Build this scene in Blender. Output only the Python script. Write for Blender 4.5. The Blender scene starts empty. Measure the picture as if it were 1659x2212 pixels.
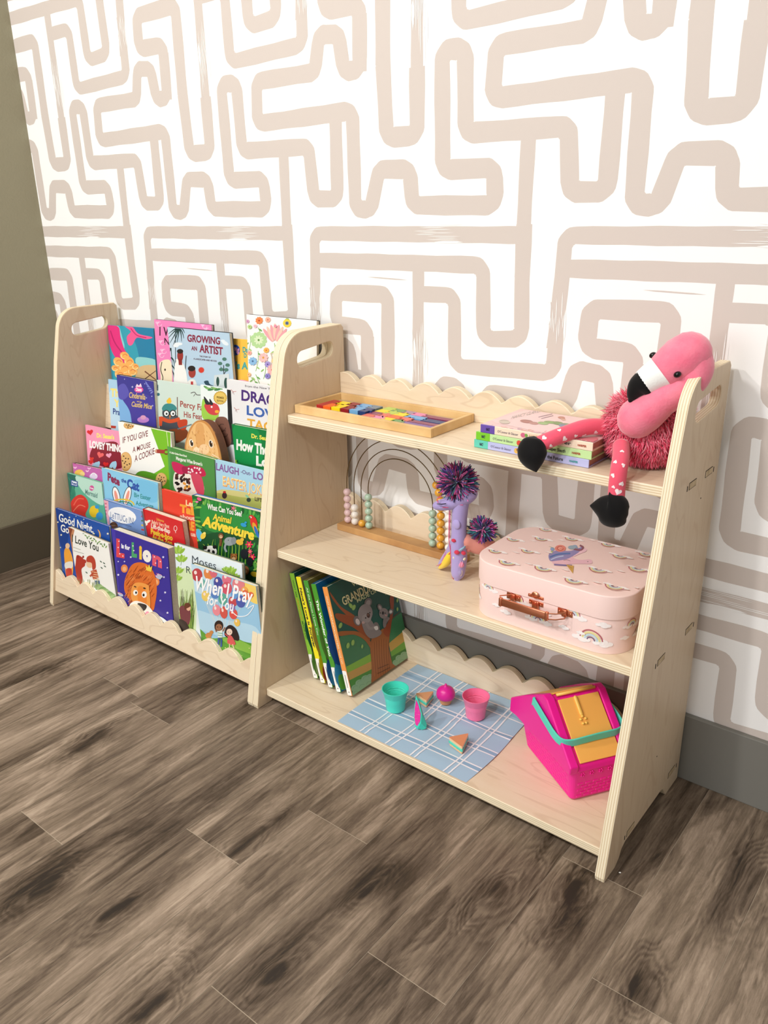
import bpy, bmesh, math, random
from mathutils import Vector, Matrix, Euler
random.seed(7)
SC = bpy.context.scene
COL = SC.collection
# ------------------------------------------------------------------ camera
FPX = 1762.94                       # focal length in pixels of a 1659 px wide frame
CAM_LOC = Vector((1.3953, -1.4254, 1.0893))
CAM_ROT = Euler((1.2112, 0.0181, 0.6734), 'XYZ')
cam_d = bpy.data.cameras.new('camera')
cam = bpy.data.objects.new('camera', cam_d)
COL.objects.link(cam)
cam.location = CAM_LOC
cam.rotation_euler = CAM_ROT
cam_d.sensor_fit = 'HORIZONTAL'
cam_d.sensor_width = 36.0
cam_d.lens = 36.0 * FPX / 1659.0
cam_d.clip_start = 0.01
SC.camera = cam
# ------------------------------------------------------------------ world, lamps, exposure
SC.view_settings.view_transform = 'Standard'
SC.view_settings.look = 'None'
SC.view_settings.exposure = 0.12
SC.view_settings.gamma = 1.0
SC.view_settings.use_curve_mapping = False
world = bpy.data.worlds.new('world'); SC.world = world
world.use_nodes = True
bg = world.node_tree.nodes['Background']
bg.inputs[0].default_value = (1.0, 0.99, 0.98, 1)
bg.inputs[1].default_value = 0.42
def lamp(loc, power, size, color=(1, 0.97, 0.93), aim=None):
    l = bpy.data.lights.new('ceiling_lamp', 'AREA'); l.shape = 'DISK'
    l.size = size; l.energy = power; l.color = color
    o = bpy.data.objects.new('ceiling_lamp', l); COL.objects.link(o)
    o.location = loc
    d = (Vector(aim) - Vector(loc)) if aim else Vector((0, 0, -1))
    o.rotation_euler = d.to_track_quat('-Z', 'Y').to_euler()
    return o
lamp((-0.95, -2.3, 2.62), 24, 0.16, (1, 0.98, 0.96), aim=(0.0, -0.1, 0.3))
lamp((0.15, -2.5, 2.62), 25, 0.16, (1, 0.98, 0.96), aim=(0.3, -0.1, 0.3))
lamp((0.95, -2.3, 2.62), 15, 0.16, (0.97, 0.98, 1.0), aim=(0.9, 0, 0.3))
fill_lamp = lamp((0.2, -4.6, 1.45), 42, 1.5, (0.97, 0.985, 1.0), aim=(0.2, 0, 0.5)); fill_lamp.name = 'front_fill'  # unseen soft lamp added behind the camera to brighten the lower shelves

# ------------------------------------------------------------------ helpers
def lin(c):
    c = c / 255.0
    return c / 12.92 if c <= 0.04045 else ((c + 0.055) / 1.055) ** 2.4
def rgb(h):
    h = h.lstrip('#'); h = ''.join(c * 2 for c in h) if len(h) == 3 else h
    return (lin(int(h[0:2], 16)), lin(int(h[2:4], 16)), lin(int(h[4:6], 16)), 1.0)
R3 = CAM_ROT.to_matrix()
def ray(u, v):
    return R3 @ Vector(((u - 829.5) / FPX, -(v - 1106.0) / FPX, -1.0))
def at(u, v, y):
    d = ray(u, v); t = (y - CAM_LOC.y) / d.y
    return CAM_LOC + d * t
def atz(u, v, z):
    d = ray(u, v); t = (z - CAM_LOC.z) / d.z
    return CAM_LOC + d * t
def view(ox, oy, s):
    return lambda a, b: (ox + a * s, oy + b * s)
MATS = {}
def mat(name, color='#ffffff', rough=0.6, metal=0.0, spec=0.5, bump=None, sheen=0.0, coat=0.0, noise=None, trans=0.0, sss=0.0):
    if name in MATS: return MATS[name]
    m = bpy.data.materials.new(name); m.use_nodes = True
    nt = m.node_tree; b = nt.nodes['Principled BSDF']
    b.inputs['Base Color'].default_value = rgb(color)
    b.inputs['Roughness'].default_value = rough
    b.inputs['Metallic'].default_value = metal
    b.inputs['Specular IOR Level'].default_value = spec
    b.inputs['Sheen Weight'].default_value = sheen
    b.inputs['Coat Weight'].default_value = coat
    b.inputs['Subsurface Weight'].default_value = sss
    if sss: b.inputs['Subsurface Radius'].default_value = (0.004, 0.002, 0.002)
    tc = None
    if noise or bump:
        tc = nt.nodes.new('ShaderNodeTexCoord')
    if noise:                      # (scale, colour2, amount)
        n = nt.nodes.new('ShaderNodeTexNoise'); n.inputs['Scale'].default_value = noise[0]; n.inputs['Detail'].default_value = 6
        nt.links.new(tc.outputs['Object'], n.inputs['Vector'])
        mx = nt.nodes.new('ShaderNodeMix'); mx.data_type = 'RGBA'
        mx.inputs[6].default_value = rgb(color); mx.inputs[7].default_value = rgb(noise[1])
        mr = nt.nodes.new('ShaderNodeMapRange'); mr.inputs[1].default_value = 0.35; mr.inputs[2].default_value = 0.65; mr.inputs[4].default_value = noise[2]
        nt.links.new(n.outputs['Fac'], mr.inputs[0]); nt.links.new(mr.outputs[0], mx.inputs[0]); nt.links.new(mx.outputs[2], b.inputs['Base Color'])
    if bump:                       # (scale, strength, distance)
        n = nt.nodes.new('ShaderNodeTexNoise'); n.inputs['Scale'].default_value = bump[0]; n.inputs['Detail'].default_value = 4
        nt.links.new(tc.outputs['Object'], n.inputs['Vector'])
        bp = nt.nodes.new('ShaderNodeBump'); bp.inputs['Strength'].default_value = bump[1]; bp.inputs['Distance'].default_value = bump[2]
        nt.links.new(n.outputs['Fac'], bp.inputs['Height']); nt.links.new(bp.outputs[0], b.inputs['Normal'])
    MATS[name] = m
    return m
def ink(name, rough=0.35, spec=0.5, sheen=0.0):
    """printed or dyed surface whose colours are stored per face"""
    if name in MATS: return MATS[name]
    m = bpy.data.materials.new(name); m.use_nodes = True
    nt = m.node_tree; b = nt.nodes['Principled BSDF']
    a = nt.nodes.new('ShaderNodeAttribute'); a.attribute_name = 'Col'
    nt.links.new(a.outputs['Color'], b.inputs['Base Color'])
    b.inputs['Roughness'].default_value = rough; b.inputs['Specular IOR Level'].default_value = spec
    b.inputs['Sheen Weight'].default_value = sheen
    MATS[name] = m
    return m
PRINT = ink('printed_ink', 0.38)
YARN = ink('yarn', 0.85, 0.2, 0.3)
FELT = ink('felt', 0.95, 0.1, 0.4)
PLAST = ink('plastic_ink', 0.35)

class MB:
    """collects faces (with material slot and colour) and links them as one mesh object"""
    def __init__(s):
        s.v = []; s.f = []; s.m = []; s.c = []; s.X = None
    def add(s, vs, fs, col='#ffffff', mi=0):
        n = len(s.v)
        if s.X is not None: vs = [s.X @ Vector(p) for p in vs]
        s.v.extend([tuple(p) for p in vs])
        c = rgb(col) if isinstance(col, str) else col
        for f in fs:
            s.f.append([n + i for i in f]); s.m.append(mi); s.c.append(c)
    def box(s, a, b, col='#ffffff', mi=0):
        (x0, y0, z0), (x1, y1, z1) = a, b
        vs = [(x0,y0,z0),(x1,y0,z0),(x1,y1,z0),(x0,y1,z0),(x0,y0,z1),(x1,y0,z1),(x1,y1,z1),(x0,y1,z1)]
        s.add(vs, [(0,3,2,1),(4,5,6,7),(0,1,5,4),(1,2,6,5),(2,3,7,6),(3,0,4,7)], col, mi)
    def rbox(s, a, b, r, col='#ffffff', mi=0, seg=2):
        bm = bmesh.new(); bmesh.ops.create_cube(bm, size=1)
        c = [(a[i] + b[i]) / 2 for i in range(3)]; d = [b[i] - a[i] for i in range(3)]
        for v in bm.verts: v.co = Vector([c[i] + v.co[i] * d[i] for i in range(3)])
        bmesh.ops.bevel(bm, geom=list(bm.edges), offset=r, segments=seg, profile=0.5, affect='EDGES')
        s.bm(bm, col, mi)
    def bm(s, bm, col='#ffffff', mi=0):
        bm.verts.index_update()
        s.add([v.co.copy() for v in bm.verts], [[v.index for v in f.verts] for f in bm.faces], col, mi)
        bm.free()
    def ring(s, prof, n=32, c=(0, 0, 0), col='#ffffff', mi=0, M=None):
        """lathe: prof = [(r,z)...] about Z"""
        vs = []; fs = []
        for (r, z) in prof:
            for i in range(n):
                a = 2 * math.pi * i / n
                p = Vector((r * math.cos(a), r * math.sin(a), z))
                if M is not None: p = M @ p
                vs.append(p + Vector(c))
        for j in range(len(prof) - 1):
            for i in range(n):
                k = (i + 1) % n
                fs.append((j*n+i, j*n+k, (j+1)*n+k, (j+1)*n+i))
        s.add(vs, fs, col, mi)
    def ell(s, c, r, col='#ffffff', mi=0, n=20, m=12, M=None):
        vs = []; fs = []
        for j in range(m + 1):
            t = math.pi * j / m
            for i in range(n):
                a = 2 * math.pi * i / n
                p = Vector((r[0]*math.sin(t)*math.cos(a), r[1]*math.sin(t)*math.sin(a), r[2]*math.cos(t)))
                if M is not None: p = M @ p
                vs.append(p + Vector(c))
        for j in range(m):
            for i in range(n):
                k = (i + 1) % n
                fs.append((j*n+i, (j+1)*n+i, (j+1)*n+k, j*n+k))
        s.add(vs, fs, col, mi)
    def tube(s, pts, rad, n=8, col='#ffffff', mi=0, caps=True, flat=1.0, ref=None, round_=False):
        pts = [Vector(p) for p in pts]
        if not isinstance(rad, (list, tuple)): rad = [rad] * len(pts)
        rad = list(rad)
        if round_:
            for e in ((0, 1) if round_ is True else ((0,) if round_ == 'start' else (1,))):
                p = pts[0] if e == 0 else pts[-1]; q = pts[1] if e == 0 else pts[-2]
                r = rad[0] if e == 0 else rad[-1]; d = (p - q).normalized()
                ext = [(p + d * r * math.sin(a), r * math.cos(a)) for a in (0.35, 0.75, 1.1, 1.4, 1.55)]
                if e == 0:
                    pts = [x[0] for x in reversed(ext)] + pts; rad = [x[1] for x in reversed(ext)] + rad
                else:
                    pts = pts + [x[0] for x in ext]; rad = rad + [x[1] for x in ext]
        T = []
        for i in range(len(pts)):
            a = pts[max(0, i-1)]; b = pts[min(len(pts)-1, i+1)]
            T.append((b - a).normalized())
        up = Vector(ref) if ref else (Vector((0, 0, 1)) if abs(T[0].z) < 0.9 else Vector((1, 0, 0)))
        nrm = (up - T[0] * up.dot(T[0])).normalized()
        vs = []; fs = []
        for i, p in enumerate(pts):
            nrm = (nrm - T[i] * nrm.dot(T[i])).normalized(); bn = T[i].cross(nrm)
            for k in range(n):
                a = 2 * math.pi * k / n
                vs.append(p + nrm * (rad[i] * math.cos(a) * flat) + bn * (rad[i] * math.sin(a)))
        for i in range(len(pts) - 1):
            for k in range(n):
                l = (k + 1) % n
                fs.append((i*n+k, i*n+l, (i+1)*n+l, (i+1)*n+k))
        if caps:
            fs.append(tuple(range(n-1, -1, -1))); fs.append(tuple((len(pts)-1)*n + k for k in range(n)))
        s.add(vs, fs, col, mi)
    def prism(s, poly, h0, h1, fn, col='#ffffff', mi=0, side=None, side_mi=None):
        """poly in 2D; fn(x,y,h) -> 3D"""
        n = len(poly)
        vs = [fn(x, y, h0) for x, y in poly] + [fn(x, y, h1) for x, y in poly]
        s.add(vs, [tuple(range(n-1, -1, -1)), tuple(range(n, 2*n))], col, mi)
        s.add(vs, [(i, (i+1) % n, n + (i+1) % n, n + i) for i in range(n)], side or col, mi if side_mi is None else side_mi)
    def build(s, name, mats, parent=None, smooth=False, local=False, auto=None):
        me = bpy.data.meshes.new(name)
        vs = s.v
        o = bpy.data.objects.new(name, me); COL.objects.link(o)
        if parent is not None:
            o.parent = parent
            W = PM.get(parent.name, Matrix.Identity(4)); PM[o.name] = W
            if not local:
                I = W.inverted(); vs = [I @ Vector(p) for p in vs]
        me.from_pydata([tuple(p) for p in vs], [], s.f)
        if not isinstance(mats, (list, tuple)): mats = [mats]
        for m in mats: me.materials.append(m)
        me.polygons.foreach_set('material_index', s.m)
        ca = me.color_attributes.new('Col', 'FLOAT_COLOR', 'CORNER')
        arr = []
        for p in me.polygons:
            c = s.c[p.index]; arr.extend(list(c) * p.loop_total)
        ca.data.foreach_set('color', arr)
        if smooth:
            me.polygons.foreach_set('use_smooth', [True] * len(me.polygons))
            if auto:
                me.set_sharp_from_angle(angle=math.radians(auto))
        me.update()
        return o
PM = {}
def tag(o, label=None, cat=None, group=None, kind=None):
    if label: o['label'] = label
    if cat: o['category'] = cat
    if group: o['group'] = group
    if kind: o['kind'] = kind
    return o
def thing(name, loc=(0, 0, 0), rot=None, label=None, cat=None, group=None, M=None):
    o = bpy.data.objects.new(name, None); COL.objects.link(o)
    o.empty_display_size = 0.02
    if M is None:
        M = Matrix.Translation(Vector(loc)) @ ((rot.to_matrix().to_4x4()) if rot else Matrix.Identity(4))
    o.matrix_world = M; PM[o.name] = M.copy()
    return tag(o, label, cat, group)
# smooth polyline through points
def smooth_pts(pts, n=8, closed=False):
    P = [Vector(p) for p in pts]; out = []; N = len(P)
    rng = range(N if closed else N - 1)
    for i in rng:
        if closed: a, b, c, d = P[i-1], P[i], P[(i+1) % N], P[(i+2) % N]
        else: a, b, c, d = P[max(0, i-1)], P[i], P[i+1], P[min(N-1, i+2)]
        for k in range(n):
            t = k / n
            out.append(0.5 * ((2*b) + (c-a)*t + (2*a-5*b+4*c-d)*t*t + (3*b-a-3*c+d)*t**3))
    if not closed: out.append(P[-1])
    return out
def fillet(pts, r, n=8):
    """polyline with true circular corners of radius r (smaller where a segment is short)"""
    P = [Vector((p[0], p[1])) for p in pts]; out = [P[0]]
    for i in range(1, len(P) - 1):
        a, b, c = P[i-1], P[i], P[i+1]
        d1 = (a - b).normalized(); d2 = (c - b).normalized()
        th = math.acos(max(-1, min(1, d1.dot(d2))))
        if th > 3.10: out.append(b); continue
        l1 = (a-b).length * (1.0 if i == 1 else 0.5); l2 = (c-b).length * (1.0 if i == len(P) - 2 else 0.5)
        t = min(r / math.tan(th / 2), l1 * 0.98, l2 * 0.98); R = t * math.tan(th / 2)
        ctr = b + (d1 + d2).normalized() * (R / math.sin(th / 2))
        p = b + d1 * t; q = b + d2 * t
        u, v = p - ctr, q - ctr; full = math.atan2(u.x * v.y - u.y * v.x, u.dot(v))
        for k in range(n + 1):
            g = full * k / n; out.append(ctr + Vector((u.x * math.cos(g) - u.y * math.sin(g), u.x * math.sin(g) + u.y * math.cos(g))))
    out.append(P[-1])
    return out
def ribbon2d(pts, w):
    """polyline -> list of quads (2D); w scalar or list"""
    P = [Vector((p[0], p[1])) for p in pts]; L = []; Rr = []
    if not isinstance(w, (list, tuple)): w = [w] * len(P)
    for i, p in enumerate(P):
        d = (P[min(i+1, len(P)-1)] - P[max(0, i-1)])
        if d.length < 1e-9: d = Vector((1, 0))
        d.normalize(); n = Vector((-d.y, d.x))
        L.append(p + n * w[i] / 2); Rr.append(p - n * w[i] / 2)
    vs = []
    for a, b in zip(L, Rr): vs += [a, b]
    fs = [(2*i+1, 2*i+3, 2*i+2, 2*i) for i in range(len(P)-1)]
    return vs, fs
# text as triangulated outlines, normalised: width 0..1, capital height 0..1
TXT = {}
def text2d(t, bold=0.0, shear=0.0):
    k = (t, bold, shear)
    if k in TXT: return TXT[k]
    cu = bpy.data.curves.new('txt', 'FONT'); cu.body = t; cu.size = 1.0; cu.resolution_u = 3; cu.offset = bold; cu.shear = shear
    o = bpy.data.objects.new('txt', cu); COL.objects.link(o)
    bpy.context.view_layer.update()
    me = bpy.data.meshes.new_from_object(o.evaluated_get(bpy.context.evaluated_depsgraph_get()))
    vs = [(v.co.x, v.co.y) for v in me.vertices]; fs = [list(p.vertices) for p in me.polygons]
    bpy.data.objects.remove(o); bpy.data.curves.remove(cu); bpy.data.meshes.remove(me)
    if not vs: TXT[k] = ([], [], 1.0); return TXT[k]
    x0 = min(v[0] for v in vs); x1 = max(v[0] for v in vs)
    W = x1 - x0
    TXT[k] = ([((x - x0) / W, y / 0.70) for x, y in vs], fs, W / 0.70)
    return TXT[k]

class Art:
    """printing laid on a flat surface: fn(a,b,h) maps drawing coordinates to 3D, h = height above the surface"""
    def __init__(s, fn, h0=0.00012, dh=0.000012):
        s.mb = MB(); s.fn = fn; s.h = h0; s.dh = dh
    def _put(s, vs, fs, col):
        s.h += s.dh
        P = [s.fn(p[0], p[1], s.h) for p in vs]
        s.mb.add(P, fs, col)
    def poly(s, pts, col, sm=False):
        if sm: pts = [(p.x, p.y) for p in smooth_pts([Vector((a, b)) for a, b in pts], 5, True)]
        s._put(pts, [tuple(range(len(pts)))], col)
    def ell(s, x, y, rx, ry, col, rot=0.0, n=22, a0=0, a1=360):
        r = math.radians(rot); pts = []
        for i in range(n if a1 - a0 >= 360 else n + 1):
            t = math.radians(a0 + (a1 - a0) * i / n); u = rx * math.cos(t); v = ry * math.sin(t)
            pts.append((x + u * math.cos(r) - v * math.sin(r), y + u * math.sin(r) + v * math.cos(r)))
        s._put(pts, [tuple(range(len(pts)))], col)
    def line(s, pts, w, col, sm=True, taper=False):
        if sm and len(pts) > 2: pts = [(p.x, p.y) for p in smooth_pts([Vector((a, b)) for a, b in pts], 5)]
        ww = w
        if taper: ww = [w * (1 - 0.8 * i / (len(pts)-1)) for i in range(len(pts))]
        vs, fs = ribbon2d(pts, ww); s._put(vs, fs, col)
    def arc(s, x, y, r, w, col, a0, a1, ry=None, n=14):
        ry = ry or r
        pts = [(x + r * math.cos(math.radians(a0 + (a1-a0)*i/n)), y + ry * math.sin(math.radians(a0 + (a1-a0)*i/n))) for i in range(n+1)]
        vs, fs = ribbon2d(pts, w); s._put(vs, fs, col)
    def text(s, t, p0, p1, h, col, bold=0.02, shear=0.0, up=None):
        vs, fs, asp = text2d(t, bold, shear)
        dx = p1[0] - p0[0]; dy = p1[1] - p0[1]
        ux, uy = up if up else (0, -1)
        pts = [(p0[0] + x * dx + y * h * ux, p0[1] + x * dy + y * h * uy) for x, y in vs]
        s._put(pts, fs, col)
    def star(s, x, y, r, col, k=5, inner=0.45, rot=-90):
        pts = []
        for i in range(2 * k):
            rr = r if i % 2 == 0 else r * inner; a = math.radians(rot + 180 * i / k)
            pts.append((x + rr * math.cos(a), y + rr * math.sin(a)))
        s._put(pts, [tuple(range(len(pts)))], col)
    def heart(s, x, y, r, col, rot=0):
        pts = []; q = math.radians(rot)
        for i in range(24):
            t = 2 * math.pi * i / 24
            u = 16 * math.sin(t)**3 / 16 * r; v = -(13*math.cos(t) - 5*math.cos(2*t) - 2*math.cos(3*t) - math.cos(4*t)) / 16 * r
            pts.append((x + u*math.cos(q) - v*math.sin(q), y + u*math.sin(q) + v*math.cos(q)))
        s._put(pts, [tuple(range(len(pts)))], col)
    def flower(s, x, y, r, col, mid='#e8b63a', k=6, rot=0, pr=0.38):
        for i in range(k):
            a = math.radians(rot + 360 * i / k)
            s.ell(x + r*0.55*math.cos(a), y + r*0.55*math.sin(a), r*0.5, r*pr*0.6, col, math.degrees(a), 10)
        s.ell(x, y, r*0.24, r*0.24, mid, 0, 10)
# ================================================================== room
XL = -1.0893
# wallpaper strokes -------------------------------------------------
def wp(u, v):
    p = at(u, v, 0.0); return (p.x, p.z)
vA = view(0, 0, 0.5); vB = view(830, 0, 0.4997); vC = view(600, 400, 0.422); vD = view(1100, 450, 0.3616)
PX, PZ = 0.6225, 0.6290
S = []          # (points in wall metres, width, fillet radius)
def stroke(pts, w, r=0.038): S.append(([wp(*p) for p in pts], w, r))
# T vertical under the middle band, running down into the U of the next repeat
T1 = [wp(*vC(720, 400)), wp(*vC(718, 1000))]
U1 = [wp(907, 0), wp(908, 292), wp(832, 292), wp(831, 0)]
S1 = [wp(*vC(565, 1000)), wp(*vC(563, 560)), wp(*vC(298, 550)), wp(*vC(298, 712)), wp(*vC(457, 730)), wp(*vC(460, 1000))]
def sh(p, i, j): return (p[0] + i * PX, p[1] + j * PZ)
S.append((T1 + [(T1[1][0], U1[1][1] - PZ + 0.08)], 0.029, 0.03))
tx = T1[1][0]; ux = U1[2][0]; uz = U1[1][1] - PZ
S.append(([(tx, uz + 0.12), (tx, uz), (ux + 0.004, uz), (S1[0][0], S1[0][1]), (S1[1][0], S1[1][1])] + S1[2:5] + [(S1[5][0], S1[5][1])], 0.037, 0.040))
zig = [vA(1554, 60), vA(1556, 298), vA(1486, 312), vA(1462, 148), vA(1378, 150), vA(1360, 312), vA(1108, 352), vA(1112, 535), vA(1522, 478), vA(1536, 905), vA(1602, 905)]
zig2 = [vB(-22, 732), vB(110, 732), vB(122, 888), vB(480, 888), vB(476, 725), vB(253, 735), vB(250, 212), vB(350, 212), vB(352, 576), vB(797, 546), vB(803, 830), vB(962, 830), vB(1000, 385)]
z0 = [wp(*p) for p in zig]; z0 = [sh(p, 0, -1) for p in z0]
S.append((z0 + [sh(wp(*p), 0, -1) for p in zig2], 0.036, 0.036))
S.append(([wp(*vB(625, 575)), wp(*vB(612, 800)), wp(*vB(592, 1200))], 0.030, 0.03))
S.append(([wp(*vC(1262, 200)), wp(*vC(1250, 500)), wp(*vC(1248, 788)), wp(*vC(1052, 788)), wp(*vC(1052, 410)), wp(*vC(200, 384))], 0.033, 0.045))
S.append(([wp(*vC(1255, 256)), wp(*vC(188, 247)), wp(*vC(192, 420)), wp(*vC(192, 720))], 0.031, 0.045))
S.append(([sh(wp(*vD(283, 560)), -1, 0), sh(wp(*vD(285, 700)), -1, 0), sh(wp(*vD(262, 985)), -1, 0), sh(wp(*vC(905, 926)), -1, 0), sh(wp(*vC(905, 564)), -1, 0), sh(wp(*vC(700, 556)), -1, 0)], 0.032, 0.045))
# flat plastered wall with the printed strokes lying on it
WX1, ZTOP = 3.2, 2.75
m_wall = mat('wallpaper_white', '#f7f6f4', 0.75, spec=0.25, bump=(350, 0.08, 0.0006))
m_stroke = mat('wallpaper_taupe', '#d0c5bd', 0.7, spec=0.25, bump=(350, 0.08, 0.0006))
w = MB()
w.box((XL - 0.1, 0.0, 0.0), (WX1, 0.12, ZTOP))
lay = 0
def clipx(x): return max(XL + 0.0005, min(WX1, x))
rs = random.Random(3)
for (pts, wd, r) in S:
    fp = fillet(pts, wd / 2 + 0.0025 + max(0, r - 0.040) * 0.8, 8)
    # resample long straights a little for a hand painted wobble
    q = []
    for a, b in zip(fp[:-1], fp[1:]):
        n = max(1, int((b - a).length / 0.03))
        for k in range(n): q.append(a.lerp(b, k / n))
    q.append(fp[-1])
    for i in range(-3, 5):
        for j in range(-2, 3):
            P = [Vector((p.x + i * PX, p.y + j * PZ)) for p in q]
            if max(p.x for p in P) < XL - 0.05 or min(p.x for p in P) > WX1: continue
            if max(p.y for p in P) < 0.05 or min(p.y for p in P) > 2.6: continue
            ww = [wd * (1 + 0.035 * math.sin(k * 1.7) + 0.02 * math.sin(k * 0.61 + 1)) for k in range(len(P))]
            vs, fs = ribbon2d(P, ww)
            lay += 1
            w.add([(clipx(v.x), -0.00010 - 0.0000005 * lay, min(ZTOP, max(0.0, v.y))) for v in vs], [f for f in fs], '#ffffff', 1)
# dry brush marks: thin unpainted slivers inside some strokes, thin painted hairs beside them
SLN = [0]
def sliver(x0, z0, x1, z1, wd, mi):
    SLN[0] += 1
    d = Vector((x1 - x0, z1 - z0)); n = Vector((-d.y, d.x)).normalized() * wd / 2
    pts = [(x0, z0), (x0 + d.x*.3 + n.x, z0 + d.y*.3 + n.y), (x0 + d.x*.8 + n.x, z0 + d.y*.8 + n.y), (x1, z1), (x0 + d.x*.7 - n.x, z0 + d.y*.7 - n.y), (x0 + d.x*.2 - n.x, z0 + d.y*.2 - n.y)]
    w.add([(clipx(p[0]), -0.00042 - 0.0000004 * SLN[0], p[1]) for p in pts], [tuple(range(6))], '#ffffff', mi)
bc = wp(970, 503); tv = wp(903, 760); lv = wp(*vD(283, 700)); ur = wp(907, 60); hb = wp(840, 578)
for i in range(-3, 4):
    for j in range(-2, 2):
        ox, oz = i * PX, j * PZ
        if XL < bc[0] + ox - 0.1:
            for k in range(9):
                z = bc[1] + 0.013 - 0.0033 * k + oz; a = rs.uniform(-0.09, -0.01); sliver(bc[0]+ox+a, z, bc[0]+ox+a+rs.uniform(.05,.13), z, 0.0011, 0)
            for zz in (-0.0175, 0.0165):
                for k in range(3): sliver(bc[0]+ox-0.02-k*.008, bc[1]+zz+oz, bc[0]+ox+0.022+k*.006, bc[1]+zz+oz, 0.004, 0)
        for (cx, cz, L) in ((tv[0], tv[1], .11), (lv[0]-PX, lv[1], .07), (ur[0], ur[1], .13)):
            if cx + ox < XL + 0.02: continue
            for k in range(8):
                x = cx - 0.013 + 0.0037 * k + ox; a = rs.uniform(-0.6, 0.2) * L; sliver(x, cz + a + oz, x, cz + a + rs.uniform(.3, .8) * L + oz, 0.0014, 0)
            sliver(cx - .016 + ox, cz + oz, cx - .016 + ox, cz + .05 + oz, 0.005, 0); sliver(cx + .017 + ox, cz - .03 + oz, cx + .017 + ox, cz + .03 + oz, 0.004, 0)
        if hb[0] + ox > XL + 0.12:
            sliver(hb[0]-0.06+ox, hb[1]-0.021+oz, hb[0]+0.05+ox, hb[1]-0.024+oz, 0.0022, 1)
tag(w.build('wall_back', [m_wall, m_stroke]), kind='structure')
m_left = mat('olive_paint', '#9a947c', 0.85, spec=0.2, bump=(160, 0.35, 0.002))
w = MB(); w.box((XL - 0.1, -5.0, 0), (XL, 0.0, ZTOP)); tag(w.build('wall_left', m_left), kind='structure')
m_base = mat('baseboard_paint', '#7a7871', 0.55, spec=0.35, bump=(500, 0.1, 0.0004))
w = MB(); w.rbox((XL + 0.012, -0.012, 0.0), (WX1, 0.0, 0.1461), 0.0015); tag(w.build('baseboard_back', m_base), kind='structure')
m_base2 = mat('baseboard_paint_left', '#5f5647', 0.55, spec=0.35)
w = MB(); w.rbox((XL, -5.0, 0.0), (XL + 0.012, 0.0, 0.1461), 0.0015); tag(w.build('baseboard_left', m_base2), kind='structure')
w = MB(); w.box((XL - 0.1, -5.0, ZTOP), (WX1, 0.1, ZTOP + 0.1)); tag(w.build('ceiling', mat('ceiling_white', '#f4f1ea', 0.9)), kind='structure')

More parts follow.
